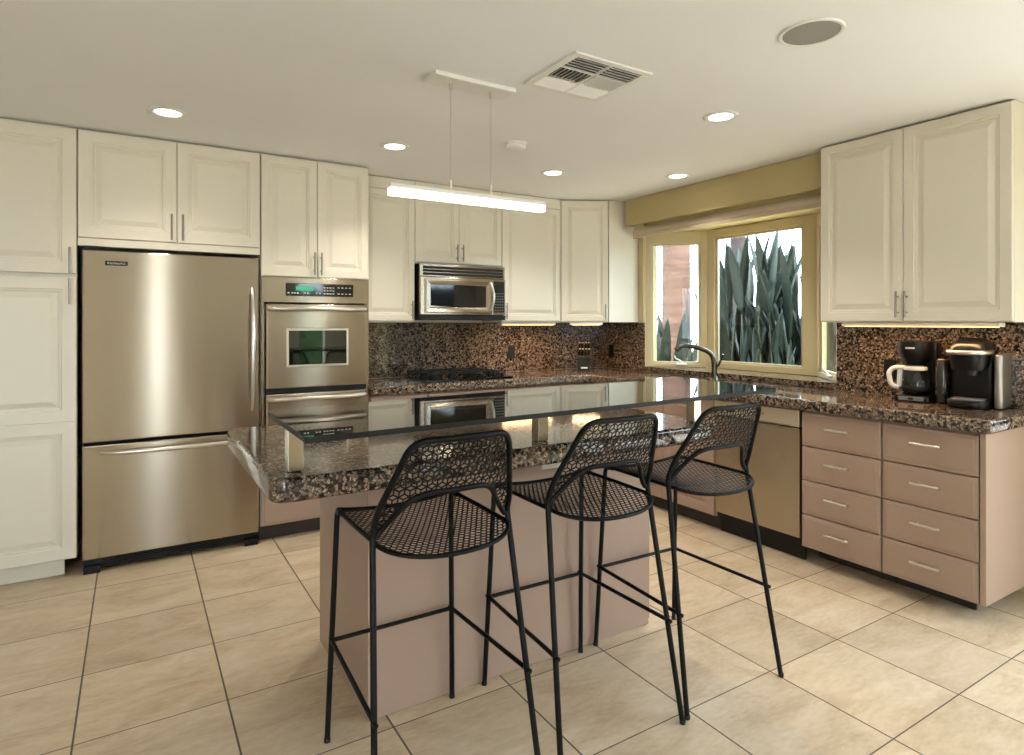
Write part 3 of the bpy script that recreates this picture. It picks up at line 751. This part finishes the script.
def round_poly(P, r, seg=4):
    out = []; n = len(P)
    for i in range(n):
        a, b_, c = Vector(P[i - 1]), Vector(P[i]), Vector(P[(i + 1) % n]); d1 = (a - b_).normalized() * r; d2 = (c - b_).normalized() * r
        for j in range(seg + 1):
            q = j / seg; out.append(tuple((b_ + d1) * (1 - q) ** 2 + b_ * 2 * q * (1 - q) + (b_ + d2) * q * q))
    return out
gp = round_poly(gp, 0.02)
z0, z1 = ZGL - 0.014 - ZC, ZGL - ZC
b = MB(); n = len(gp)
b.add([(x, y, z0) for x, y in gp] + [(x, y, z1) for x, y in gp], [tuple(range(n - 1, -1, -1)), tuple(range(n, 2 * n))])
b.cur = 1; b.add([(x, y, z0) for x, y in gp] + [(x, y, z1) for x, y in gp], [(i, (i + 1) % n, n + (i + 1) % n, n + i) for i in range(n)])
b.build('glass_top', [M_BARGLASS, M_GLASSEDGE], t, flat=True)
for x in (0.4, 1.272, 2.085):
    b = MB(); b.box(x - 0.4 - 0.022, x - 0.4 + 0.022, -0.005, 0.04, 0.0, z0 - 0.003, 0.002); ps = b.build('post', M_STEEL_V, t)
    MB().box(x - 0.4 - 0.03, x - 0.4 + 0.03, -0.01, 0.045, z0 - 0.0028, z0 - 0.0005).build('mounting_pad', M_CHROME_DK, ps)

# ------------------------------------------------------------------ bar stools
def inside(p, poly):
    x, y = p; c = False; n = len(poly); j = n - 1
    for i in range(n):
        xi, yi = poly[i]; xj, yj = poly[j]
        if (yi > y) != (yj > y) and x < (xj - xi) * (y - yi) / (yj - yi) + xi: c = not c
        j = i
    return c
def lattice(x0, x1, y0, y1, R, spokes):
    """honeycomb edges over a rectangle; spokes turn every hexagon into three rhombi"""
    E = set(); V = lambda x, y: (round(x, 5), round(y, 5)); dx = math.sqrt(3) * R; dy = 1.5 * R; r = 0; y = y0
    while y < y1 + R:
        x = x0 + (dx / 2 if r % 2 else 0)
        while x < x1 + dx:
            hx = [V(x + R * math.cos(PI / 6 + k * PI / 3), y + R * math.sin(PI / 6 + k * PI / 3)) for k in range(6)]
            for k in range(6): E.add(tuple(sorted((hx[k], hx[(k + 1) % 6]))))
            if spokes:
                for k in (1, 3, 5): E.add((V(x, y), hx[k]))
            x += dx
        y += dy; r += 1
    return sorted(E)
def wire_net(edges, ok, surf, wire, nrm, th=0.0008):
    b = MB()
    for p, q in edges:
        a, c = ok(p), ok(q)
        if not a and not c: continue
        if not (a and c):
            lo, hi = (p, q) if a else (q, p)
            for _ in range(7):
                m = ((lo[0] + hi[0]) / 2, (lo[1] + hi[1]) / 2)
                if ok(m): lo = m
                else: hi = m
            p, q = ((p, lo) if a else (q, lo))
        P, Q = Vector(surf(*p)), Vector(surf(*q))
        if (P - Q).length < 1e-4: continue
        d = (Q - P).normalized(); sd = d.cross(nrm).normalized() * wire; up = sd.cross(d).normalized() * th; e_ = d * wire * 0.5
        c = [P - e_ - sd - up, P - e_ + sd - up, P - e_ + sd + up, P - e_ - sd + up]; f_ = [v + (Q - P) + e_ * 2 for v in c]
        b.add(c + f_, [(0, 1, 5, 4), (1, 2, 6, 5), (2, 3, 7, 6), (3, 0, 4, 7)])
    return b
SEAT = [(-0.205, 0.235), (0.205, 0.235), (0.206, 0.04), (0.202, -0.13)]
arc = [(0.202 * math.cos(a), -0.13 - 0.125 * math.sin(a)) for a in [PI * i / 20 for i in range(1, 20)]]
SEAT = SEAT + arc + [(-0.202, -0.13), (-0.206, 0.04)]
def seat_z(x, y):
    u = max(0, 1 - (x / 0.215) ** 2); v_ = max(0, 1 - ((y - 0.02) / 0.3) ** 2)
    return (x, y, 0.768 - 0.026 * u * v_ ** 0.5 - (0.012 * ((-0.13 - y) / 0.125) if y < -0.13 else 0))
def back_y(x, z):
    return -0.131 - max(0, z - 0.80) * 0.40 - 0.034 * max(0, 1 - (x / 0.2) ** 2) * min(1, max(0, (z - 0.8) / 0.1))
def back_pt(x, z): return (x, back_y(x, z), z)
OUT2 = [(p.x, p.y) for p in fillet([(-0.213, 0.79, 0), (-0.210, 0.85, 0), (-0.146, 1.060, 0), (0.146, 1.060, 0), (0.210, 0.85, 0), (0.213, 0.79, 0)], [0.03, 0.045, 0.045, 0.03], 6)]
ARC2 = [(p.x, p.y) for p in fillet([(-0.203, 0.785, 0), (-0.114, 0.905, 0), (0.114, 0.905, 0), (0.203, 0.785, 0)], 0.045, 6)]
def resample(P, d=0.015):
    out = [P[0]]
    for a, b_ in zip(P, P[1:]):
        L_ = math.dist(a, b_); k = max(1, int(L_ / d))
        for i in range(1, k + 1): out.append(tuple(a[j] + (b_[j] - a[j]) * i / k for j in range(len(a))))
    return out
def make_stool():
    r = 0.0092
    t = thing('bar_stool', '', 'stool')
    FL = {}
    for s_ in (-1, 1):
        pts = fillet([(s_ * 0.226, 0.28, 0.001), (s_ * 0.203, 0.243, 0.762), (s_ * 0.207, 0.19, 0.7655)], 0.03)
        lg = MB().tube(pts, r, 10).build('leg', M_STOOL, t)
        MB().lathe([(0.0103, 0.0), (0.0103, 0.012), (0.0095, 0.013)], s_ * 0.226, 0.28, 12).build('foot_cap', M_BLACK, lg)
    for s_ in (-1, 1):
        pts = [(s_ * 0.252, -0.262, 0.001), (s_ * 0.213, -0.1305, 0.79)]
        lg = MB().tube(pts, r, 10).build('leg', M_STOOL, t)
        MB().lathe([(0.0103, 0.0), (0.0103, 0.012), (0.0095, 0.013)], s_ * 0.252, -0.262, 12).build('foot_cap', M_BLACK, lg)
    pts = [back_pt(x, z) for x, z in resample(OUT2)]
    MB().tube(pts, r, 10).build('back_frame', M_STOOL, t)
    pts = [back_pt(x, z) for x, z in resample(ARC2)]
    MB().tube(pts, r * 0.9, 10).build('lower_back_rail', M_STOOL, t)
    ring = OUT2 + ARC2[::-1]
    b = wire_net(lattice(-0.26, 0.26, 0.76, 1.08, 0.0165, True), lambda p: inside(p, ring), back_pt, 0.0020, Vector((0, 1, 0.35)))
    b.build('backrest', M_STOOL, t)
    b = wire_net(lattice(-0.24, 0.24, -0.32, 0.27, 0.0108, False), lambda p: inside(p, SEAT), seat_z, 0.0021, Vector((0, 0, 1)))
    st = b.build('seat', M_STOOL, t)
    rim = [seat_z(x, y) for x, y in resample(SEAT + [SEAT[0]])][:-1]
    MB().tube(rim, 0.0068, 8, closed=True).build('seat_rim', M_STOOL, st)
    zf = 0.335; fa = zf / 0.762
    fl = [(s_ * (0.226 - 0.023 * fa), 0.28 - 0.037 * fa, zf) for s_ in (-1, 1)]
    ra = zf / 0.79
    rl = [(s_ * (0.252 - 0.039 * ra), -0.262 + 0.1315 * ra, zf) for s_ in (-1, 1)]
    b = MB(); b.tube([fl[0], fl[1]], 0.0072, 8)
    for i in (0, 1):
        a, c = Vector(fl[i]), Vector(rl[i]); d = (c - a).normalized(); b.tube([a - d * 0.016, c + d * 0.018], 0.0072, 8)
    b.build('footrest', M_STOOL, t)
    return t
STOOLS = [(0.763, 1.742, 0.0, 'black wire-mesh bar stool nearest the left end of the island, by the refrigerator'),
          (1.348, 1.744, -0.02, 'black wire-mesh bar stool in the middle of the three at the island'),
          (1.886, 1.742, -0.025, 'black wire-mesh bar stool nearest the dishwasher, at the right end of the island')]
proto = make_stool()
for i, (x, y, rz, lab) in enumerate(STOOLS):
    o = proto if i == 0 else copy_tree(proto)
    o.location = (x, y, 0); o.rotation_euler = (0, 0, rz); tag(o, lab, 'stool', 'bar stools along the island')

# ------------------------------------------------------------------ coffee machines
t = thing('drip_coffee_maker', 'black drip coffee maker with glass carafe and white handle on the right worktop', 'coffee maker', (3.70, 1.715, ZC + 0.001), -1.42)
b = MB(); b.box(-0.085, 0.085, -0.11, 0.1, 0.0, 0.035, 0.012); b.build('base', M_BLACK, t)
pb = MB().box(-0.06, 0.06, -0.1125, -0.1105, 0.008, 0.03, 0.0008).build('front_plate', M_GREY, t)
MB().box(-0.012, 0.012, -0.117, -0.113, 0.014, 0.026, 0.001).build('switch', M_BLACK, pb)
b = MB(); b.box(-0.085, 0.085, 0.03, 0.1, 0.036, 0.33, 0.014); b.build('water_tank', M_BLACK, t)
b = MB(); pr = [(0.05, 0.2), (0.055, 0.215), (0.074, 0.25), (0.084, 0.29), (0.086, 0.328), (0.0005, 0.33)]
b.lathe(pr, 0, -0.035, 28); h_ = b.build('brew_basket', M_BLACK, t)
MB().box(-0.022, 0.022, -0.126, -0.1235, 0.29, 0.298).build('logo_plate', M_PALE, h_)
cf = MB().lathe([(0.055, 0.037), (0.072, 0.046), (0.076, 0.09), (0.07, 0.14), (0.055, 0.172), (0.052, 0.178)], 0, -0.035, 28).build('carafe', M_CARAFE, t)
MB().lathe([(0.054, 0.17), (0.056, 0.176), (0.054, 0.19), (0.03, 0.197), (0.0005, 0.197)], 0, -0.035, 28).build('lid', M_WHITE, cf)
b = MB(); pts = fillet([(-0.045, -0.05, 0.183), (-0.098, -0.062, 0.182), (-0.122, -0.068, 0.155), (-0.112, -0.066, 0.085), (-0.074, -0.052, 0.068), (-0.072, -0.048, 0.18)], 0.02, 5)
b.tube(pts, 0.0125, 10); b.build('handle', M_WHITE, cf)
MB().lathe([(0.0755, 0.06), (0.0775, 0.062), (0.0775, 0.075), (0.077, 0.077)], 0, -0.035, 28).build('band', M_BLACK, cf)

t = thing('pod_coffee_maker', 'black and silver single-serve coffee machine at the worktop end', 'coffee maker', (3.675, 1.445, ZC + 0.001), -1.42)
b = MB(); b.slab(rounded_rect(-0.1, 0.1, 0.0, 0.15, 0.035, 5), 0.0, 0.27, 0.015, 3); b.build('body', M_BLACK, t)
b = MB(); b.slab(rounded_rect(-0.085, 0.085, -0.15, -0.001, 0.06, 6, (1, 1, 0, 0)), 0.0, 0.042, 0.006, 2); dt_ = b.build('drip_tray', M_BLACK, t)
b = MB(); b.slab(rounded_rect(-0.07, 0.07, -0.14, -0.012, 0.05, 6, (1, 1, 0, 0)), 0.0425, 0.047, 0.001, 1); b.build('tray_grid', M_GREY, dt_)
hd = MB(); n = 20
P0 = rounded_rect(-0.082, 0.082, -0.135, 0.1, 0.06, 5)
k = len(P0); lv = [(0.86, 0.205), (0.97, 0.25), (1.0, 0.29), (0.93, 0.32), (0.7, 0.338)]
for s_, z in lv: pass
vs = []; 
for s_, z in lv: vs += [(x * s_, (y + 0.02) * s_ - 0.02, z + (y + 0.02) * 0.12) for x, y in P0]
fs = [tuple(range(k - 1, -1, -1)), tuple((len(lv) - 1) * k + j for j in range(k))]
for i in range(len(lv) - 1):
    for j in range(k): fs.append((i * k + j, i * k + (j + 1) % k, (i + 1) * k + (j + 1) % k, (i + 1) * k + j))
hd.add(vs, fs, True); hh_ = hd.build('brew_head', M_BLACK, t)
pts = [(-0.088, -0.03, 0.285), (-0.088, -0.08, 0.283), (-0.07, -0.13, 0.281), (-0.03, -0.152, 0.28), (0.03, -0.152, 0.28), (0.07, -0.13, 0.281), (0.088, -0.08, 0.283), (0.088, -0.03, 0.285)]
MB().tube(fillet(pts, 0.02, 3), 0.011, 10).build('lift_handle', M_CHROME, hh_)
b = MB(); b.lathe([(0.042, 0.165), (0.05, 0.205), (0.05, 0.225), (0.0005, 0.226)], 0, -0.07, 24); b.build('nozzle', M_BLACK, t)
b = MB(); b.slab(rounded_rect(0.101, 0.136, -0.06, 0.14, 0.015, 5), 0.003, 0.272, 0.008, 3); b.build('side_panel', mat('silver plastic', srgb(176, 172, 166), 0.3, 0.8), t)
b = MB(); b.slab(rounded_rect(-0.162, -0.104, -0.02, 0.135, 0.025, 5), 0.004, 0.24, 0.008, 2)
b.build('water_tank', mat('smoky tank plastic', srgb(46, 44, 42), 0.08, 0, 0.7), t)

# ------------------------------------------------------------------ ceiling fittings
DL = [(0.145, 3.529, 'round recessed downlight in front of the refrigerator'), (1.331, 3.496, 'round recessed downlight in front of the oven cabinet'),
      (2.516, 3.53, 'round recessed downlight in front of the microwave'), (3.333, 3.131, 'round recessed downlight nearest the window valance'),
      (2.559, 2.112, 'round recessed downlight nearest the ceiling speaker')]
def make_downlight():
    t = thing('downlight', '', 'light')
    MB().lathe([(0.058, -0.0012), (0.062, -0.007), (0.08, -0.008), (0.088, -0.004), (0.09, -0.0012)], 0, 0, 36).build('trim_ring', M_WHITE, t)
    MB().lathe([(0.0005, -0.0016), (0.0575, -0.0016), (0.0575, -0.0045), (0.03, -0.006), (0.0005, -0.0062)], 0, 0, 32).build('lens', M_LAMP, t)
    return t
proto = make_downlight()
for i, (x, y, lab) in enumerate(DL):
    o = proto if i == 0 else copy_tree(proto)
    o.location = (x, y, H); tag(o, lab, 'light', 'recessed downlights')
    ld = bpy.data.lights.new('downlight_bulb', 'SPOT'); ld.energy = DOWNLIGHT_W; ld.spot_size = math.radians(120); ld.spot_blend = 0.6; ld.shadow_soft_size = 0.05; ld.color = (1, 0.92, 0.8)
    lo = bpy.data.objects.new('downlight_bulb', ld); C.objects.link(lo); lo.parent = o; lo.location = (0, 0, -0.02)
# pendant
t = thing('linear_pendant', 'white linear LED pendant hung on two thin cables over the island', 'light', (1.268, 2.40, H))
cn = MB().box(-0.198, 0.198, -0.06, 0.06, -0.022, -0.001, 0.004).build('canopy', M_WHITE, t)
for x in (-0.1, 0.1):
    MB().lathe([(0.0005, -0.05), (0.007, -0.05), (0.008, -0.023)], x, 0, 12).build('cable_grip', M_CHROME, cn)
    MB().tube([(x, 0, -0.05), (x, 0, -0.44)], 0.0013, 6).build('cable', M_CHROME, t)
    MB().tube([(x, 0, -0.441), (x, 0, -0.487)], 0.005, 8).build('cable_stem', M_WHITE, t)
bx0, bx1 = 0.888 - 1.268, 1.655 - 1.268
MB().box(bx0, bx1, -0.02, 0.02, -0.505, -0.487, 0.002).build('housing', M_WHITE, t)
MB().box(bx0 + 0.001, bx1 - 0.001, -0.019, 0.019, -0.534, -0.5055, 0.002).build('diffuser', M_BAR, t)
# vent
t = thing('air_vent', 'white six-panel ceiling air vent with black gaps between its louvres', 'vent', (1.665, 2.085, H))
b = MB(); ax, ay, fr_ = 0.203, 0.19, 0.03
for q in ((-ax, ax, -ay, -ay + fr_), (-ax, ax, ay - fr_, ay), (-ax, -ax + fr_, -ay + fr_, ay - fr_), (ax - fr_, ax, -ay + fr_, ay - fr_), (-0.006, 0.006, -ay + fr_, ay - fr_)):
    b.box(*q, -0.010, -0.001, 0.002)
yr = [-ay + fr_ + (2 * ay - 2 * fr_) * k / 3 for k in range(4)]
for k in (1, 2): b.box(-ax + fr_, -0.0065, yr[k] - 0.004, yr[k] + 0.004, -0.010, -0.001); b.box(0.0065, ax - fr_, yr[k] - 0.004, yr[k] + 0.004, -0.010, -0.001)
b.build('frame', M_WHITE, t)
MB().box(-ax + fr_, ax - fr_, -ay + fr_, ay - fr_, -0.003, -0.0012).build('duct_opening', M_DARK, t)
def slat(b, p, q, d, w, dz):
    """thin tilted blade from p to q; d = horizontal direction of its lower lip"""
    dx, dy = d; z0_, z1_, th = -0.0035, -0.0035 - dz, 0.0012
    c = [(p[0], p[1], z0_), (q[0], q[1], z0_), (q[0] + dx * w, q[1] + dy * w, z1_), (p[0] + dx * w, p[1] + dy * w, z1_)]
    b.add(c + [(x, y, z + th) for x, y, z in c], [(0, 1, 2, 3), (7, 6, 5, 4), (0, 4, 5, 1), (2, 6, 7, 3), (0, 3, 7, 4), (1, 5, 6, 2)])
for col in (0, 1):
    x0, x1 = ((-ax + fr_, -0.0065), (0.0065, ax - fr_))[col]
    for row in range(3):
        y0, y1 = yr[row] + 0.004, yr[row + 1] - 0.004; b = MB()
        if row == 0:
            for k in range(5): slat(b, (x0, y0 + 0.012 + k * 0.021), (x1, y0 + 0.012 + k * 0.021), (0, -1), 0.009, 0.010)
        elif row == 1:
            for k in range(8):
                x = x0 + 0.012 + k * (x1 - x0 - 0.016) / 7.5; sg = -1 if col == 0 else 1
                slat(b, (x, y0), (x, y1), (sg, 0), 0.008 if col == 0 else 0.0095, 0.011)
        else:
            for k in range(6): slat(b, (x0, y0 + 0.002 + k * 0.0165), (x1, y0 + 0.002 + k * 0.0165), (0, 1), 0.0115, 0.010)
        b.build('louvre', M_WHITE, t)
# speaker, smoke detector
t = thing('ceiling_speaker', 'round grey ceiling speaker with thin white ring', 'speaker', (2.1, 1.33, H))
MB().lathe([(0.096, -0.001), (0.098, -0.006), (0.108, -0.007), (0.112, -0.001)], 0, 0, 40).build('ring', M_WHITE, t)
MB().lathe([(0.0005, -0.001), (0.0955, -0.001), (0.0955, -0.004), (0.0005, -0.0055)], 0, 0, 40).build('grille', M_SPK, t)
t = thing('smoke_detector', 'small round white smoke detector on the ceiling', 'smoke detector', (1.916, 3.064, H))
MB().lathe([(0.066, -0.001), (0.066, -0.012)], 0, 0, 28).build('mounting_plate', M_WHITE, t)
MB().lathe([(0.058, -0.0125), (0.058, -0.028), (0.046, -0.04), (0.0005, -0.042)], 0, 0, 28).build('cover', M_WHITE, t)

# ------------------------------------------------------------------ garden beyond the bay window
struct(MB().box(-30, 40, -30, 40, -0.3, -0.1).build('ground', M_GROUND, flat=True))
struct(MB().box(-8, 12, -12, -3.45, -0.099, -0.02).build('patio', M_BOUNCE_PAVING, flat=True))  # unseen pale paving, added to bounce daylight up to the ceiling
struct(MB().box(4.05, 9, -3.44, 1.5, -0.099, -0.02).build('terrace', M_BOUNCE_PAVING, flat=True))
def palm(name, label, x, y, r, h, seed, m=None):
    rd = random.Random(seed); t = thing(name, label, 'palm', (x, y, -0.1))
    n = 22; prof = []; z = 0.0
    while z < h:
        k = 1 - 0.12 * z / h
        prof += [(r * k * rd.uniform(0.985, 1.0), z), (r * k * rd.uniform(1.02, 1.05), z + 0.03)]; z += rd.uniform(0.04, 0.07)
    MB().lathe(prof, 0, 0, n).build('trunk', m or M_TRUNK, t)
    return t
palm('palm_tree', 'thick ringed palm trunk outside the left window pane', 6.02, 5.685, 0.185, 5.5, 1)
palm('palm_tree', 'slimmer palm trunk farther off behind the dark leaves in the centre window', 9.22, 7.23, 0.14, 5.5, 2, M_TRUNK_SHADED)
def big_leaves(name, label, x, y, spec, m, seed, cat='plant', wide=0.1):
    """upright paddle leaves on long stalks; spec = (height, lean angle, lean, blade length, blade width)"""
    rd = random.Random(seed); t = thing(name, label, cat, (x, y, -0.1))
    lf, stx = MB(), MB()
    for (h, az, ln, bl, bw) in spec:
        d = Vector((math.cos(az), math.sin(az), 0)); b0 = d * 0.08 + Vector((rd.uniform(-.25, .25) if wide > 0.1 else rd.uniform(-.1, .1), rd.uniform(-wide, wide), 0))
        tip = b0 + d * ln + Vector((0, 0, h)); dirv = (tip - b0).normalized()
        st_top = tip - dirv * bl
        stx.tube([b0, b0.lerp(st_top, 0.5) - d * 0.02 * ln, st_top], [0.022, 0.018, 0.012], 6)
        sd = dirv.cross(Vector((rd.uniform(-1, 1), rd.uniform(-1, 1), 0.15))).normalized(); nm = sd.cross(dirv).normalized()
        n = 10; vs = []
        for i in range(n + 1):
            s_ = i / n; wv = bw * 2.35 * (s_ * 0.97 + 0.02) ** 0.75 * (1 - s_ * 0.995) ** 0.85
            c = st_top + dirv * bl * s_ + nm * (0.22 * bl * s_ * s_)
            vs += [c - sd * wv + nm * wv * 0.35, c, c + sd * wv + nm * wv * 0.35]
        fs = []
        for i in range(n):
            for j in (0, 1): fs.append((3 * i + j, 3 * i + j + 1, 3 * i + j + 4, 3 * i + j + 3))
        lf.add(vs, fs, True)
    o = lf.build('foliage', m, t, angle=80)
    md = o.modifiers.new('thickness', 'SOLIDIFY'); md.thickness = 0.004
    stx.build('stalks', M_STALK, t)
    return t
def clump(seed, n, h0, h1, spread, bw=0.12):
    rd = random.Random(seed); out = []
    for i in range(n):
        h = rd.uniform(h0, h1); k = 1 - (h - h0) / (h1 - h0)
        out.append((h, rd.uniform(0, 2 * PI), rd.uniform(0.05, spread) * (0.35 + 0.9 * k), rd.uniform(0.7, 1.25), rd.uniform(0.6, 1.2) * bw))
    return out
big_leaves('bird_of_paradise', 'dense clump of tall dark paddle-leaved stems filling the centre window', 6.4, 4.62, clump(3, 230, 0.5, 2.55, 0.55, 0.085), M_LEAF, 3, 'plant', 0.55)
big_leaves('bird_of_paradise', 'dark paddle-leaved plant outside the right-hand window pane', 5.7, 3.15, clump(5, 60, 0.6, 2.2, 0.4, 0.09), M_LEAF, 5)
big_leaves('bird_of_paradise', 'low arching paddle-leaved plant at the foot of the thick palm', 5.05, 4.85, clump(6, 44, 0.4, 1.65, 0.5, 0.1), M_LEAF, 6)
def shrub(label, x, y, r, h, seed):
    rd = random.Random(seed); t = thing('garden_shrub', label, 'shrub', (x, y, -0.1)); b = MB()
    for _ in range(700):
        a = rd.uniform(0, 2 * PI); q = rd.random() ** 0.5 * r; z = rd.uniform(0.05, h) * (1 - 0.5 * (q / r) ** 2)
        c = Vector((q * math.cos(a), q * math.sin(a), z)); u = Vector((rd.gauss(0, 1), rd.gauss(0, 1), rd.gauss(0, 1))).normalized(); v_ = u.cross(Vector((0.3, 0.5, 1))).normalized(); s_ = rd.uniform(0.05, 0.09)
        b.add([c - u * s_, c + v_ * s_ * 0.5, c + u * s_, c - v_ * s_ * 0.5], [(0, 1, 2, 3)])
    b.build('foliage', M_LEAF2, t, flat=True)
    b = MB(); b.tube([(0, 0, 0), (0, 0, h * 0.6)], [0.04, 0.02], 8); b.build('stem', M_STALK, t)
shrub('bright green shrub beyond the thick palm trunk, left of it', 7.0, 7.6, 0.8, 1.6, 11)
shrub('bright green shrub beyond the paddle leaves in the centre window', 9.0, 5.9, 0.75, 1.5, 12)
shrub('bright green shrub farther right behind the dense dark leaves', 8.4, 3.9, 0.85, 1.5, 13)
def hedge(label, x0, x1, y0, y1, h, seed, m=None):  # out-of-view hedges; the dark ones are added to darken reflections in the granite
    rd = random.Random(seed); t = thing('unseen_hedge', label, 'hedge', ((x0 + x1) / 2, (y0 + y1) / 2, -0.1)); b = MB()
    w_, d_ = (x1 - x0) / 2, (y1 - y0) / 2; b.box(-w_ + 0.1, w_ - 0.1, -d_ + 0.1, d_ - 0.1, 0.0, h - 0.1, 0.05)
    for _ in range(2500):
        c = Vector((rd.uniform(-w_, w_), rd.uniform(-d_, d_), rd.uniform(0.05, h)))
        u = Vector((rd.gauss(0, 1), rd.gauss(0, 1), rd.gauss(0, 1))).normalized(); v_ = u.cross(Vector((0.3, 0.5, 1))).normalized(); s_ = rd.uniform(0.07, 0.14)
        b.add([c - u * s_, c + v_ * s_ * 0.5, c + u * s_, c - v_ * s_ * 0.5], [(0, 1, 2, 3)])
    b.build('foliage', m or M_LEAF2, t, flat=True)
hedge('clipped green garden hedge beyond the patio behind the camera', 1.3, 4.4, -9.2, -8.2, 2.3, 21)
hedge('unseen dark hedge beyond the terrace, added to darken granite reflections', 8.2, 9.2, -8.0, 1.4, 2.3, 22, M_LEAF)
hedge('unseen dark hedge behind the terrace corner, added to darken granite reflections', 4.6, 11, -9.4, -8.4, 2.6, 23, M_LEAF)
